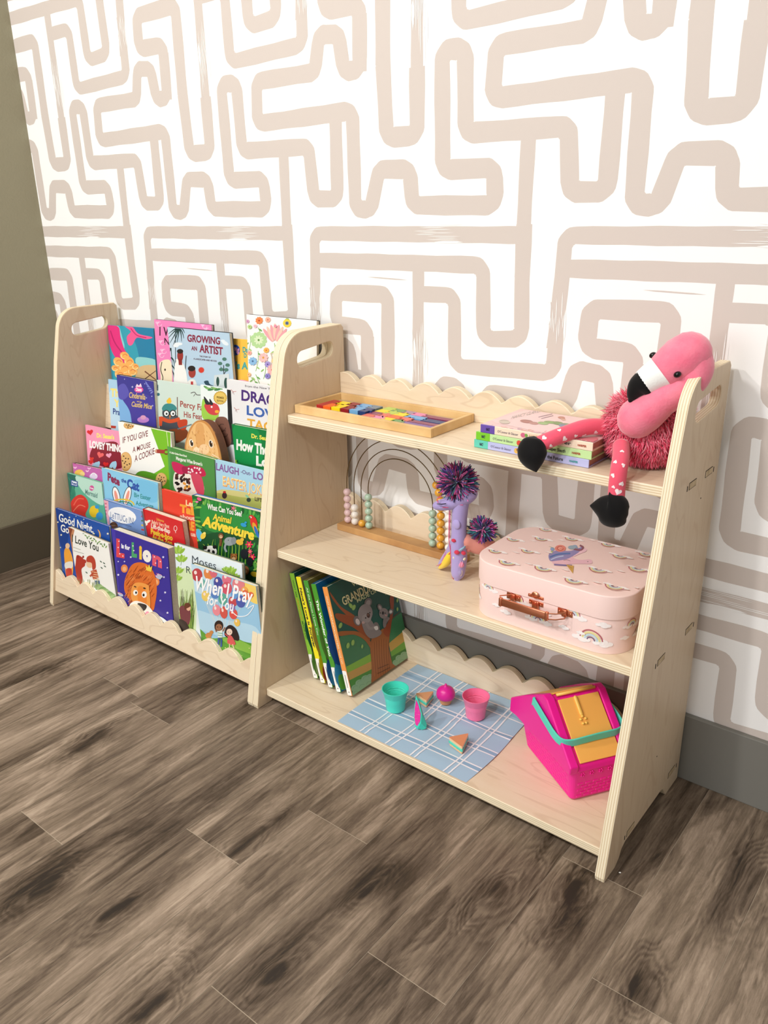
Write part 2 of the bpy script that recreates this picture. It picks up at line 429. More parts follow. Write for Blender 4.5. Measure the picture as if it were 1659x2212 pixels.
# floor: vinyl planks running towards the wall -----------------------
KNOTS = [(-0.058, -0.672, .045, .14), (.387, -.899, .046, .15), (.681, -.806, .048, .15), (.569, -.983, .062, .11), (.245, -.96, .058, .11), (.437, -.650, .056, .10), (.683, -.573, .040, .09), (1.121, -.498, .052, .14), (.878, -.484, .058, .13), (.957, -.40, .05, .13), (-.40, -.55, .05, .12), (1.20, -.22, .05, .13)]
def floor_material():
    m = bpy.data.materials.new('vinyl_plank'); m.use_nodes = True; nt = m.node_tree; N = nt.nodes; L = nt.links
    b = N['Principled BSDF']
    a = N.new('ShaderNodeAttribute'); a.attribute_name = 'Col'
    sep = N.new('ShaderNodeSeparateColor'); L.new(a.outputs['Color'], sep.inputs[0])
    tc = N.new('ShaderNodeTexCoord')
    off = N.new('ShaderNodeVectorMath'); off.operation = 'MULTIPLY_ADD'
    L.new(a.outputs['Color'], off.inputs[0]); off.inputs[1].default_value = (23, 31, 5); L.new(tc.outputs['Object'], off.inputs[2])
    def mapping(sx, sy, src=off):
        mp = N.new('ShaderNodeMapping'); mp.inputs['Scale'].default_value = (sx, sy, 1); L.new(src.outputs[0], mp.inputs[0]); return mp
    def noise(mp, sc, det, dist=0.0, rough=0.55):
        n = N.new('ShaderNodeTexNoise'); n.inputs['Scale'].default_value = sc; n.inputs['Detail'].default_value = det
        n.inputs['Distortion'].default_value = dist; n.inputs['Roughness'].default_value = rough; L.new(mp.outputs[0], n.inputs['Vector']); return n
    def math_(op, x, y=None, v=None, clamp=False):
        k = N.new('ShaderNodeMath'); k.operation = op; k.use_clamp = clamp
        for i, s_ in enumerate((x, y)):
            if s_ is None: continue
            if isinstance(s_, (int, float)): k.inputs[i].default_value = s_
            else: L.new(s_, k.inputs[i])
        return k.outputs[0]
    broad = noise(mapping(8, 2.0), 1.0, 5, 1.4)
    streak = noise(mapping(30, 3.2), 1.0, 10, 1.0, 0.72)
    fine = noise(mapping(260, 60), 1.0, 6, 0.3, 0.8)
    # knots: elongated eyes with rings round them
    wob = noise(mapping(9, 4), 1.0, 3, 0.5)
    wv2 = N.new('ShaderNodeVectorMath'); wv2.operation = 'MULTIPLY_ADD'
    L.new(wob.outputs['Color'], wv2.inputs[0]); wv2.inputs[1].default_value = (0.075, 0.26, 0); L.new(tc.outputs['Object'], wv2.inputs[2])
    tot = None; ctot = None
    for (kx, ky, wx, wy) in KNOTS:
        sb = N.new('ShaderNodeVectorMath'); sb.operation = 'SUBTRACT'; L.new(wv2.outputs[0], sb.inputs[0]); sb.inputs[1].default_value = (kx + 0.0375, ky + 0.13, 0)
        ml = N.new('ShaderNodeVectorMath'); ml.operation = 'MULTIPLY'; L.new(sb.outputs[0], ml.inputs[0]); ml.inputs[1].default_value = (1 / wx, 1 / wy, 0)
        ln = N.new('ShaderNodeVectorMath'); ln.operation = 'LENGTH'; L.new(ml.outputs[0], ln.inputs[0])
        mr = N.new('ShaderNodeMapRange'); mr.interpolation_type = 'SMOOTHERSTEP'; L.new(ln.outputs['Value'], mr.inputs[0]); mr.inputs[1].default_value = 0.0; mr.inputs[2].default_value = 1.25; mr.inputs[3].default_value = 1; mr.inputs[4].default_value = 0
        tot = mr.outputs[0] if tot is None else math_('MAXIMUM', tot, mr.outputs[0])
    class _O: pass
    near = _O(); near.outputs = [tot]
    core = N.new('ShaderNodeMapRange'); L.new(tot, core.inputs[0]); core.inputs[1].default_value = 0.90; core.inputs[2].default_value = 1.0
    sx = N.new('ShaderNodeSeparateXYZ'); L.new(off.outputs[0], sx.inputs[0])
    fld = math_('MULTIPLY', sx.outputs[0], 200.0)
    fld = math_('ADD', fld, math_('MULTIPLY', near.outputs[0], 26.0))
    fld = math_('ADD', fld, math_('MULTIPLY', broad.outputs['Fac'], 48.0))
    fld = math_('ADD', fld, math_('MULTIPLY', streak.outputs['Fac'], 9.0))
    grain = math_('SINE', fld)
    msk = noise(mapping(10, 2.2), 1.0, 3, 0.6)
    mk = N.new('ShaderNodeMapRange'); L.new(msk.outputs['Fac'], mk.inputs[0]); mk.inputs[1].default_value = 0.42; mk.inputs[2].default_value = 0.62; mk.inputs[3].default_value = 0.008; mk.inputs[4].default_value = 0.045
    hair = noise(mapping(150, 5), 1.0, 6, 0.8, 0.7)
    t = math_('MULTIPLY', broad.outputs['Fac'], 0.80)
    t = math_('ADD', t, math_('MULTIPLY', math_('SUBTRACT', hair.outputs['Fac'], 0.5), 0.42))
    t = math_('ADD', t, math_('MULTIPLY', msk.outputs['Fac'], 0.18))
    t = math_('ADD', t, math_('MULTIPLY', streak.outputs['Fac'], 0.78))
    t = math_('ADD', t, math_('MULTIPLY', grain, mk.outputs[0]))
    t = math_('ADD', t, math_('MULTIPLY', fine.outputs['Fac'], 0.22))
    t = math_('SUBTRACT', t, math_('MULTIPLY', near.outputs[0], 0.17))
    t = math_('SUBTRACT', t, math_('MULTIPLY', core.outputs[0], 0.14))
    t = math_('ADD', t, math_('MULTIPLY', math_('MULTIPLY', grain, near.outputs[0]), 0.030))
    t = math_('ADD', t, math_('MULTIPLY', math_('SUBTRACT', sep.outputs[2], 0.5), 0.14))
    t = math_('SUBTRACT', t, 0.265)
    cr = N.new('ShaderNodeValToRGB'); L.new(t, cr.inputs[0]); e = cr.color_ramp.elements
    e[0].position = 0.40; e[0].color = rgb('#2b231c')
    e[1].position = 1.02; e[1].color = rgb('#b3a08c')
    for p_, c_ in ((0.52, '#473a2d'), (0.64, '#655648'), (0.74, '#7b6b5a'), (0.86, '#968472')):
        x = cr.color_ramp.elements.new(p_); x.color = rgb(c_)
    L.new(cr.outputs[0], b.inputs['Base Color'])
    b.inputs['Roughness'].default_value = 0.5; b.inputs['Specular IOR Level'].default_value = 0.35
    bp = N.new('ShaderNodeBump'); bp.inputs['Strength'].default_value = 0.25; bp.inputs['Distance'].default_value = 0.0006
    L.new(math_('ADD', streak.outputs['Fac'], fine.outputs['Fac']), bp.inputs['Height']); L.new(bp.outputs[0], b.inputs['Normal'])
    return m
m_floor = floor_material()
m_joint = mat('plank_joint', '#b3a48f', 0.7)
ends = {-1: -0.523, 0: -0.877, 1: -0.347, 2: -0.711, 3: -0.535, 4: -0.90, 5: -0.711, 6: -0.347, 7: -0.540}
w = MB(); rf = random.Random(11)
PWID, PLEN = 0.1475, 1.22
w.box((XL - 0.1, -5.0, -0.05), (WX1, 0.12, -0.0006), '#808080', 1)
for n in range(-8, 22):
    x0 = 0.030 + PWID * n; x1 = x0 + PWID
    x0 = max(x0, XL - 0.1); x1 = min(x1, WX1)
    if x1 <= x0: continue
    e = ends.get(n, rf.uniform(-1.1, -0.1))
    y = e + PLEN
    while y - PLEN > 0.12: y -= PLEN
    while y > -5.0:
        ya, yb = max(-5.0, y - PLEN), min(0.12, y)
        if yb > ya:
            g = 0.00045
            c = (rf.random(), rf.random(), rf.random(), 1)
            w.add([(x0+g, ya+g*1.4, 0), (x1-g, ya+g*1.4, 0), (x1-g, yb-g*1.4, 0), (x0+g, yb-g*1.4, 0)], [(0, 1, 2, 3)], c, 0)
        y -= PLEN
tag(w.build('floor', [m_floor, m_joint]), kind='structure')

# ================================================================== plywood furniture
def ply_material(name, along, c1='#ead8bd', c2='#dfc7a4'):
    m = bpy.data.materials.new(name); m.use_nodes = True; nt = m.node_tree; N = nt.nodes; L = nt.links; b = N['Principled BSDF']
    tc = N.new('ShaderNodeTexCoord'); mp = N.new('ShaderNodeMapping'); L.new(tc.outputs['Object'], mp.inputs[0])
    s = {'x': (1.6, 9, 9), 'z': (9, 9, 1.6)}[along]; mp.inputs['Scale'].default_value = s
    wv = N.new('ShaderNodeTexNoise'); wv.inputs['Scale'].default_value = 1.3; wv.inputs['Detail'].default_value = 2; wv.inputs['Distortion'].default_value = 0.8
    L.new(mp.outputs[0], wv.inputs['Vector'])
    k = N.new('ShaderNodeMath'); k.operation = 'MULTIPLY'; k.inputs[1].default_value = 60; L.new(wv.outputs['Fac'], k.inputs[0])
    sn = N.new('ShaderNodeMath'); sn.operation = 'SINE'; L.new(k.outputs[0], sn.inputs[0])
    pw = N.new('ShaderNodeMapRange'); L.new(sn.outputs[0], pw.inputs[0]); pw.inputs[1].default_value = 0.80; pw.inputs[2].default_value = 1.0; pw.inputs[4].default_value = 0.20
    f = N.new('ShaderNodeTexNoise'); f.inputs['Scale'].default_value = 6; f.inputs['Detail'].default_value = 8; f.inputs['Roughness'].default_value = 0.7; L.new(mp.outputs[0], f.inputs['Vector'])
    fr = N.new('ShaderNodeMapRange'); L.new(f.outputs['Fac'], fr.inputs[0]); fr.inputs[1].default_value = 0.3; fr.inputs[2].default_value = 0.7; fr.inputs[4].default_value = 0.5
    mx = N.new('ShaderNodeMix'); mx.data_type = 'RGBA'; mx.inputs[6].default_value = rgb(c1); mx.inputs[7].default_value = rgb(c2); L.new(fr.outputs[0], mx.inputs[0])
    m2 = N.new('ShaderNodeMix'); m2.data_type = 'RGBA'; L.new(mx.outputs[2], m2.inputs[6]); m2.inputs[7].default_value = rgb('#b08a62'); L.new(pw.outputs[0], m2.inputs[0])
    L.new(m2.outputs[2], b.inputs['Base Color'])
    b.inputs['Roughness'].default_value = 0.42; b.inputs['Specular IOR Level'].default_value = 0.4
    return m
def edge_material(name, axis, t=0.018):
    m = bpy.data.materials.new(name); m.use_nodes = True; nt = m.node_tree; N = nt.nodes; L = nt.links; b = N['Principled BSDF']
    tc = N.new('ShaderNodeTexCoord'); sp = N.new('ShaderNodeSeparateXYZ'); L.new(tc.outputs['Object'], sp.inputs[0])
    n = N.new('ShaderNodeTexNoise'); n.inputs['Scale'].default_value = 22; n.inputs['Detail'].default_value = 5; L.new(tc.outputs['Object'], n.inputs['Vector'])
    a = N.new('ShaderNodeMath'); a.operation = 'MULTIPLY'; a.inputs[1].default_value = 2 * math.pi / 0.0042; L.new(sp.outputs['XYZ'.index(axis)], a.inputs[0])
    d = N.new('ShaderNodeMath'); d.operation = 'MULTIPLY_ADD'; d.inputs[1].default_value = 1.6; L.new(n.outputs['Fac'], d.inputs[0]); L.new(a.outputs[0], d.inputs[2])
    s = N.new('ShaderNodeMath'); s.operation = 'SINE'; L.new(d.outputs[0], s.inputs[0])
    cr = N.new('ShaderNodeValToRGB'); L.new(s.outputs[0], cr.inputs[0]); e = cr.color_ramp.elements
    e[0].position = 0.35; e[0].color = rgb('#f1e4c8'); e[1].position = 1.0; e[1].color = rgb('#c9aa7e')
    x = cr.color_ramp.elements.new(0.75); x.color = rgb('#e6d3ae')
    # dark glue flecks
    n2 = N.new('ShaderNodeTexNoise'); n2.inputs['Scale'].default_value = 9; n2.inputs['Detail'].default_value = 3; L.new(tc.outputs['Object'], n2.inputs['Vector'])
    r = N.new('ShaderNodeMapRange'); L.new(n2.outputs['Fac'], r.inputs[0]); r.inputs[1].default_value = 0.64; r.inputs[2].default_value = 0.7; r.inputs[4].default_value = 0.6
    q = N.new('ShaderNodeMath'); q.operation = 'MULTIPLY'; L.new(r.outputs[0], q.inputs[0]); L.new(s.outputs[0], q.inputs[1]); q.use_clamp = True
    mx = N.new('ShaderNodeMix'); mx.data_type = 'RGBA'; L.new(q.outputs[0], mx.inputs[0]); L.new(cr.outputs[0], mx.inputs[6]); mx.inputs[7].default_value = rgb('#5c4630')
    L.new(mx.outputs[2], b.inputs['Base Color']); b.inputs['Roughness'].default_value = 0.6
    return m
PLY_X = ply_material('birch_plywood_long', 'x'); PLY_Z = ply_material('birch_plywood_upright_shaded', 'z', '#d8c3a6', '#cbb292')  # same birch toned darker on the uprights: their shade is in the colour
EDGE_X = edge_material('plywood_edge_upright', 'X'); EDGE_Z = edge_material('plywood_edge_level', 'Z'); EDGE_Y = edge_material('plywood_edge_rail', 'Y')

def plate(outlines, t, bev, fn, name, mats, parent):
    """flat board from 2D outlines (holes allowed); fn maps (x,y,h), h = 0..t"""
    cu = bpy.data.curves.new('o', 'CURVE'); cu.dimensions = '2D'; cu.fill_mode = 'BOTH'
    cu.extrude = t / 2 - bev; cu.bevel_depth = bev; cu.bevel_resolution = 1; cu.offset = -bev
    for pts in outlines:
        sp = cu.splines.new('POLY'); sp.points.add(len(pts) - 1); sp.use_cyclic_u = True
        for i, p in enumerate(pts): sp.points[i].co = (p[0], p[1], 0, 1)
    o = bpy.data.objects.new('o', cu); COL.objects.link(o); bpy.context.view_layer.update()
    me = bpy.data.meshes.new_from_object(o.evaluated_get(bpy.context.evaluated_depsgraph_get()))
    mb = MB(); mb.v = [tuple(fn(v.co.x, v.co.y, v.co.z + t / 2)) for v in me.vertices]
    for p in me.polygons:
        mb.f.append(list(p.vertices)); mb.m.append(0 if abs(p.normal.z) > 0.8 else 1); mb.c.append((1, 1, 1, 1))
    bpy.data.objects.remove(o); bpy.data.curves.remove(cu); bpy.data.meshes.remove(me)
    return mb.build(name, mats, parent)

K = 0.1932; YF0 = -0.3626; YB = -0.0149; HP = 0.840; T = 0.018
def yfront(z): return YF0 + K * z
def panel_outline():
    p = [(YF0 + 0.004, 0.0), (YF0 + 0.046, 0.0), (-0.300, 0.010), (-0.292, 0.024), (-0.278, 0.030), (-0.110, 0.030), (-0.098, 0.026), (-0.086, 0.008), (-0.078, 0.0), (YB - 0.001, 0.0), (YB, 0.003), (YB, HP - 0.008), (YB - 0.008, HP)]
    # rounded top front corner
    c = fillet([(YB - 0.008, HP), (-0.195, HP - 0.001), (yfront(0.70), 0.70)], 0.062, 9)
    p += [(v.x, v.y) for v in c[1:-1]]
    p += [(yfront(0.70), 0.70), (yfront(0.01), 0.008)]
    return p
def rrect(x0, y0, x1, y1, r, n=5):
    out = []
    for cx, cy, a in ((x1-r, y0+r, -90), (x1-r, y1-r, 0), (x0+r, y1-r, 90), (x0+r, y0+r, 180)):
        for k in range(n + 1):
            t = math.radians(a + 90 * k / n); out.append((cx + r*math.cos(t), cy + r*math.sin(t)))
    return out
HANDLE = [(y, z + 0.10 * (y + 0.11)) for y, z in rrect(-0.168, 0.768, -0.052, 0.802, 0.0155)]
def side_panel(xr, parent):
    """upright whose right-hand face stands at x = xr"""
    return plate([panel_outline(), HANDLE], T, 0.0022, lambda a, b, h: (xr - T + h, a, b), 'side_panel', [PLY_Z, EDGE_X], parent)
def scallop(L, n, ph, zv, zp, z0):
    """outline of a rail with round bumps: L long, n bumps, ph = x of the first valley"""
    pts = [(0, z0), (L, z0)]; top = []; N = 14; p = L / n
    x = 0; m = int(L / p * N)
    for i in range(m + 1):
        xx = L * i / m; t = ((xx - ph) / p) % 1.0
        top.append((xx, zv + (zp - zv) * max(0.0, math.sin(math.pi * t)) ** 0.80))
    return pts + top[::-1]
X1, X2 = 0.1463, 1.0          # faces of the shelf unit's uprights
X0 = -0.7277                  # inner face of the display unit's left upright
XI = X1 - 2 * T               # inner face of its right upright

# ---- open shelf unit -------------------------------------------------
su = thing('open_shelf', ((X1 + X2) / 2, -0.19, 0), label='birch plywood open shelf unit with three shelves and scalloped rails, right of the book display', cat='shelf')
side_panel(X1, su); rp = side_panel(X2, su)
xs0, xs1 = X1, X2 - T
def shelf_board(ztop, parent, x0, x1, yf, yb=-0.0155, t=T):
    o = rrect(x0, yf, x1, yb, 0.006, 3)
    return plate([o], t, 0.0018, lambda a, b, h: (a, b, ztop - t + h), 'shelf', [PLY_X, EDGE_Z], parent)
ZB, ZM, ZT = 0.041, 0.370, 0.668
for z in (ZB, ZM, ZT): shelf_board(z, su, xs0, xs1, yfront(z) + 0.0225)
Lr = xs1 - xs0
for z, a, b in ((ZB, 0.053, 0.078), (ZM, 0.045, 0.069), (ZT, 0.045, 0.066)):
    plate([scallop(Lr, 11, 0.0505, z + a, z + b, z)], T, 0.0018, lambda x, y, h: (xs0 + x, -0.0155 - h, y), 'back_rail', [PLY_X, EDGE_Y], su)
# tenon ends and fixing slots showing on the right-hand upright
m_slot = mat('tenon_endgrain', '#cdb894', 0.7, noise=(60, '#a88f68', 0.8)); m_dark = mat('shadow_gap', '#2b221a', 0.9)
for zc in (ZT - 0.009, ZM - 0.009, ZB + 0.003):
    for (ya, yb, ys) in ((-0.160, -0.127, -0.168), (-0.083, -0.048, -0.041)):
        if zc < 0.1: ya, yb, ys = (ya - 0.115, yb - 0.115, ys - 0.115) if ya < -0.1 else (ya + 0.005, yb + 0.005, ys + 0.007)
        elif zc < 0.5 and ya < -0.1: ya, yb, ys = ya - 0.055, yb - 0.055, ys - 0.055
        t = MB(); t.box((X2 - 0.002, ya, zc - 0.0062), (X2 + 0.0003, yb, zc + 0.0062), mi=1); t.box((X2 - 0.002, ya + .0012, zc - 0.005), (X2 + 0.0006, yb - .0012, zc + 0.005), mi=0)
        t.box((X2 - 0.002, ys - 0.0013, zc - 0.006), (X2 + 0.0004, ys + 0.0013, zc + 0.003), mi=1)
        t.build('tenon', [m_slot, m_dark], su)
for (y, z) in ((-0.092, 0.620), (-0.16, 0.14)):
    t = MB(); t.ring([(0.0014, X2 - 0.002), (0.0014, X2 + 0.0004), (0.0, X2 + 0.0004)], 10, mi=0, M=Matrix(((0, 0, 1), (1, 0, 0), (0, 1, 0))))
    for i, p in enumerate(t.v): t.v[i] = (p[0], p[1] + y, p[2] + z)
    t.build('screw_hole', m_dark, su)

# ---- tiered book display ---------------------------------------------
bd = thing('book_display', ((X0 - T + XI) / 2, -0.19, 0), label='birch plywood tiered book display with scalloped front rail, left of the open shelf unit', cat='bookshelf')
side_panel(X0, bd); side_panel(X1 - T, bd)
Ld = XI - X0
def tiltrail(k, z0, zv, zp):
    dy, dz = 0.063 * k, 0.127 * k; t = 0.012
    def fn(x, y, h):
        zz = y
        return (X0 + x, -0.350 + K * (zz - 0.0305) + dy - h * 0 + (t - h) * 0.98, zz + dz)
    plate([scallop(Ld, 11, 0.0395, zv, zp, z0)], t, 0.0015, fn, 'front_rail' if k == 0 else 'tier_rail', [PLY_X, EDGE_Y], bd)
tiltrail(0, 0.045, 0.0850, 0.1080)
for k in range(1, 5): tiltrail(k, -0.02, 0.088, 0.105)
for k in range(5):
    yb_ = -0.350 + 0.063 * (k + 1) + 0.003 if k < 4 else -0.0155
    o = MB(); o.rbox((X0, -0.350 + 0.063 * k + 0.016, 0.033 + 0.127 * k), (XI, yb_, 0.045 + 0.127 * k), 0.001)
    o.build('tier_board', [PLY_X], bd)
o = MB(); o.rbox((X0, -0.027, 0.49), (XI, -0.0155, 0.66), 0.001); o.build('back_board', [PLY_X], bd)
# ================================================================== books on the tiered display
v1 = view(80, 640, 0.33755); v2 = view(80, 980, 0.33755)
PAGE = mat('paper_pages', '#efe6d2', 0.8, noise=(300, '#d8ccb4', 0.6))
def board(mb, w, h, t, col, r=0.003, spine=None):
    """covers and spine of a book: x 0..w, z 0..h, front face y = 0, back y = t"""
    c = 0.0018 if t < 0.02 else 0.0025
    mb.rbox((0, 0, 0), (w, c, h), 0.0006, col)
    mb.rbox((0, t - c, 0), (w, t, h), 0.0006, spine or col)
    mb.rbox((0, 0.0002, 0), (c, t - 0.0002, h), 0.0006, spine or col)
def page_block(mb, w, h, t, n=6):
    mb.box((0.002, 0.0018, 0.0015), (w - 0.002, t - 0.0018, h - 0.002))
SL = 0.10
def display_book(tier, off, TL, wid, thick, cover, label, art, vw, ang=0.0, hcap=None, back=None, name='picture_book', rounded=False, group='picture books on the tiered display'):
    base = 0.045 + 0.127 * tier; lo = min(off, 0.004); SL = 0.10 - (off - lo) / 0.20; Y = -0.322 + 0.063 * tier - lo; y0 = Y - SL * base
    d = ray(*vw(*TL)); t = (y0 + SL * CAM_LOC.z - CAM_LOC.y) / (d.y - SL * d.z); P = CAM_LOC + d * t
    a = math.radians(ang)
    h = (P.z - base) * math.sqrt(1 + SL * SL) / math.cos(a) - max(0, -wid * math.sin(a))
    if hcap: h = hcap
    ez = Vector((0, SL, 1)).normalized(); ex0 = Vector((1, 0, 0))
    ex = ex0 * math.cos(a) + ez * math.sin(a); eu = ez * math.cos(a) - ex0 * math.sin(a)
    ey = eu.cross(ex)          # into the tier
    o = P - eu * h
    M = Matrix((( ex.x, ey.x, eu.x, o.x), (ex.y, ey.y, eu.y, o.y), (ex.z, ey.z, eu.z, o.z), (0, 0, 0, 1)))
    b = thing(name, label=label, cat='book', group=group, M=M)
    m = MB(); board(m, wid, h, thick, cover, spine=back or cover); cov = m.build('cover', PRINT, b, local=True)
    m = MB(); page_block(m, wid, h, thick); m.build('page_block', PAGE, b, local=True)
    if art:
        I = M.inverted()
        n = -ey
        def fn(x, y, hh):
            d = ray(*vw(x, y)); t = (o - CAM_LOC).dot(n) / d.dot(n); q = I @ (CAM_LOC + d * t)
            return Vector((min(max(q.x, 0.0004), wid - 0.0004), -hh, min(max(q.z, 0.0004), h - 0.0004)))
        A = Art(fn); art(A, wid, h)
        A.mb.build('cover_art', PRINT, cov, local=True)
    return b
def fill(A, *pts, col): A.poly(list(pts), col)

# ---- top tier
def art_mermaid(A, w, h):
    A.poly([(440,175),(800,190),(800,620),(500,620),(450,330)], '#2f9fb4')
    A.poly([(600,190),(800,200),(800,560),(690,520),(640,330)], '#1f7fa6', True)
    A.poly([(640,390),(800,420),(800,500),(660,470)], '#8fd0cf', True)
    A.poly([(470,200),(520,190),(545,260),(560,330),(520,360),(480,300)], '#7fd0d6', True)
    A.poly([(447,190),(520,195),(535,260),(560,340),(600,400),(560,440),(500,390),(462,300)], '#e0307f', True)
    A.poly([(560,190),(610,195),(650,240),(738,262),(700,275),(640,265),(610,310),(585,310),(575,260),(600,225)], '#ee5c95', True)
    A.line([(600,205),(640,250),(700,265)], 6, '#c22768'); A.line([(470,220),(500,300),(560,380)], 8, '#b81f68')
    A.poly([(660,450),(800,455),(800,560),(640,560)], '#d9b987', True)
    A.line([(690,480),(780,540)], 8, '#7b4a35'); A.line([(690,530),(790,480)], 6, '#5d3a2c')
    for x, y, r in ((520,420,34),(560,380,30),(590,420,36),(560,460,40),(610,480,34),(530,500,36),(580,520,36),(630,450,24),(500,460,24)):
        A.ell(x, y, r, r*.8, '#f4b25e', x % 60); A.arc(x, y, r*.7, 5, '#fbe0a0', 20, 200); A.arc(x+4, y+4, r*.45, 5, '#dd7a44', 200, 350)
display_book(4, .008, (450,183), .216, .006, '#2b8fb0', 'picture book with pink tail fin and golden waves on turquoise sea, top tier far left', art_mermaid, v1, 1.5)
def art_pink(A, w, h):
    A.poly([(740,140),(1130,175),(1130,640),(770,640)], '#ef86bd')
    A.text('I W', (783,250), (870,256), 56, '#4b2138'); A.text('N', (815,308), (848,311), 42, '#4b2138')
    for x, y in ((770,170),(1060,185),(1080,210),(790,290),(785,370),(800,345)): A.heart(x, y, 12, '#f9b7d9'); A.arc(x+14, y+8, 14, 3, '#fbd0e6', 0, 300)
    A.poly([(785,430),(825,405),(860,430),(860,600),(800,600),(790,500)], '#f7e7c6', True); A.line([(800,420),(792,470),(806,520),(798,560)], 5, '#33221f'); A.ell(820,470,5,8,'#33221f')
display_book(4, .012, (748,147), .236, .010, '#ef86bd', 'pink picture book standing half hidden behind the Growing an Artist book', art_pink, v1, 0.3, back='#4a3035')
def art_artist(A, w, h):
    A.poly([(825,185),(1240,225),(1240,720),(840,720)], '#b9d3e6')
    A.poly([(825,185),(882,192),(886,720),(840,720)], '#c9dcea')
    A.line([(884,195),(888,640)], 5, '#3b4a55')
    for x0, y0, x1, y1 in ((905,200,838,270),(905,200,850,300),(905,200,870,320),(905,200,895,300),(905,200,925,290),(905,200,940,270),(905,200,945,235),(905,200,842,240),(858,390,835,440),(858,390,880,450),(855,330,838,380),(858,470,836,520),(858,470,880,540),(860,440,885,500)):
        A.line([(x0,y0),((x0+x1)/2+6,(y0+y1)/2-8),(x1,y1)], 11, '#22403f', taper=True)
    A.line([(858,330),(856,560)], 5, '#22403f')
    A.ell(905,305,26,10,'#eef4f7'); A.ell(890,315,18,12,'#eef4f7'); A.ell(1205,300,24,12,'#e6eff5',30); A.ell(1190,285,14,8,'#e6eff5')
    A.text('GROWING', (962,288), (1172,308), 44, '#8c2440', .03); A.text('AN', (988,344), (1024,348), 26, '#8c2440', .03); A.text('ARTIST', (1040,356), (1190,376), 48, '#8c2440', .03)
    A.text('THE STORY OF', (1040,388), (1112,396), 10, '#5c3040'); A.text('A LANDSCAPER AND HIS SON', (1002,404), (1150,420), 10, '#5c3040')
    A.star(1052,472,21,'#d9402f',14,.75)
    # adult with rake
    A.line([(955,380),(945,560)], 5, '#3a3f44'); A.line([(900,400),(925,480),(950,560)], 26, '#f4f2ec'); A.poly([(885,430),(930,425),(958,500),(960,620),(884,620)], '#f6f4ef', True)
    A.ell(917,380,19,38,'#9c3531'); A.ell(916,352,20,15,'#2a2525'); A.poly([(905,400),(928,400),(930,440),(908,440)], '#8c2e2b')
    # child
    A.ell(993,488,23,34,'#a53d36'); A.ell(990,462,24,18,'#251f20'); A.poly([(965,545),(1015,540),(1025,640),(950,640)], '#f0ece6', True); A.poly([(985,545),(1000,545),(1000,640),(985,640)], '#c63a3a')
    A.line([(1198,555),(1195,440)], 5, '#3f4a4a'); A.line([(1196,500),(1215,470)], 4, '#3f4a4a'); A.line([(1196,480),(1176,450)], 4, '#3f4a4a')
    for x, y in ((1172,430),(1200,402),(1220,440),(1212,470),(1180,468)): A.ell(x, y, 14, 11, '#4f7d6f')
    A.poly([(1135,505),(1230,495),(1235,640),(1130,640)], '#d7dfe0'); A.ell(1158,545,10,30,'#2e5148'); A.ell(1210,555,12,34,'#2e5148')
    A.poly([(1070,545),(1095,540),(1105,560),(1130,575),(1100,578),(1080,565)], '#2d4a5a', True)
display_book(4, .024, (833,197), .245, .012, '#b9d3e6', 'light blue picture book lettered Growing an Artist, on the top tier', art_artist, v1, 0.6, back='#20262c')
def art_yellow(A, w, h):
    A.poly([(1180,255),(1420,270),(1420,640),(1180,640)], '#f6c04a')
    A.poly([(1225,325),(1270,310),(1296,330),(1290,372),(1240,378),(1222,350)], '#2f55b0', True); A.text('Pig', (1258,362), (1294,358), 34, '#f3a9c6', .04)
    A.text('Da', (1316,358), (1352,361), 34, '#3f9e9a', .04); A.text('D', (1324,392), (1342,394), 28, '#3f9e9a', .04); A.text("Let's A", (1205,460), (1350,466), 42, '#4aa59e', .05)
    A.poly([(1245,560),(1290,535),(1340,540),(1400,560),(1400,640),(1245,640)], '#f2a3ba', True)
display_book(4, .0, (1190,265), .150, .006, '#f6c04a', 'yellow picture book with teal letters, mostly hidden left of the flowered book', art_yellow, v1, 1.5)
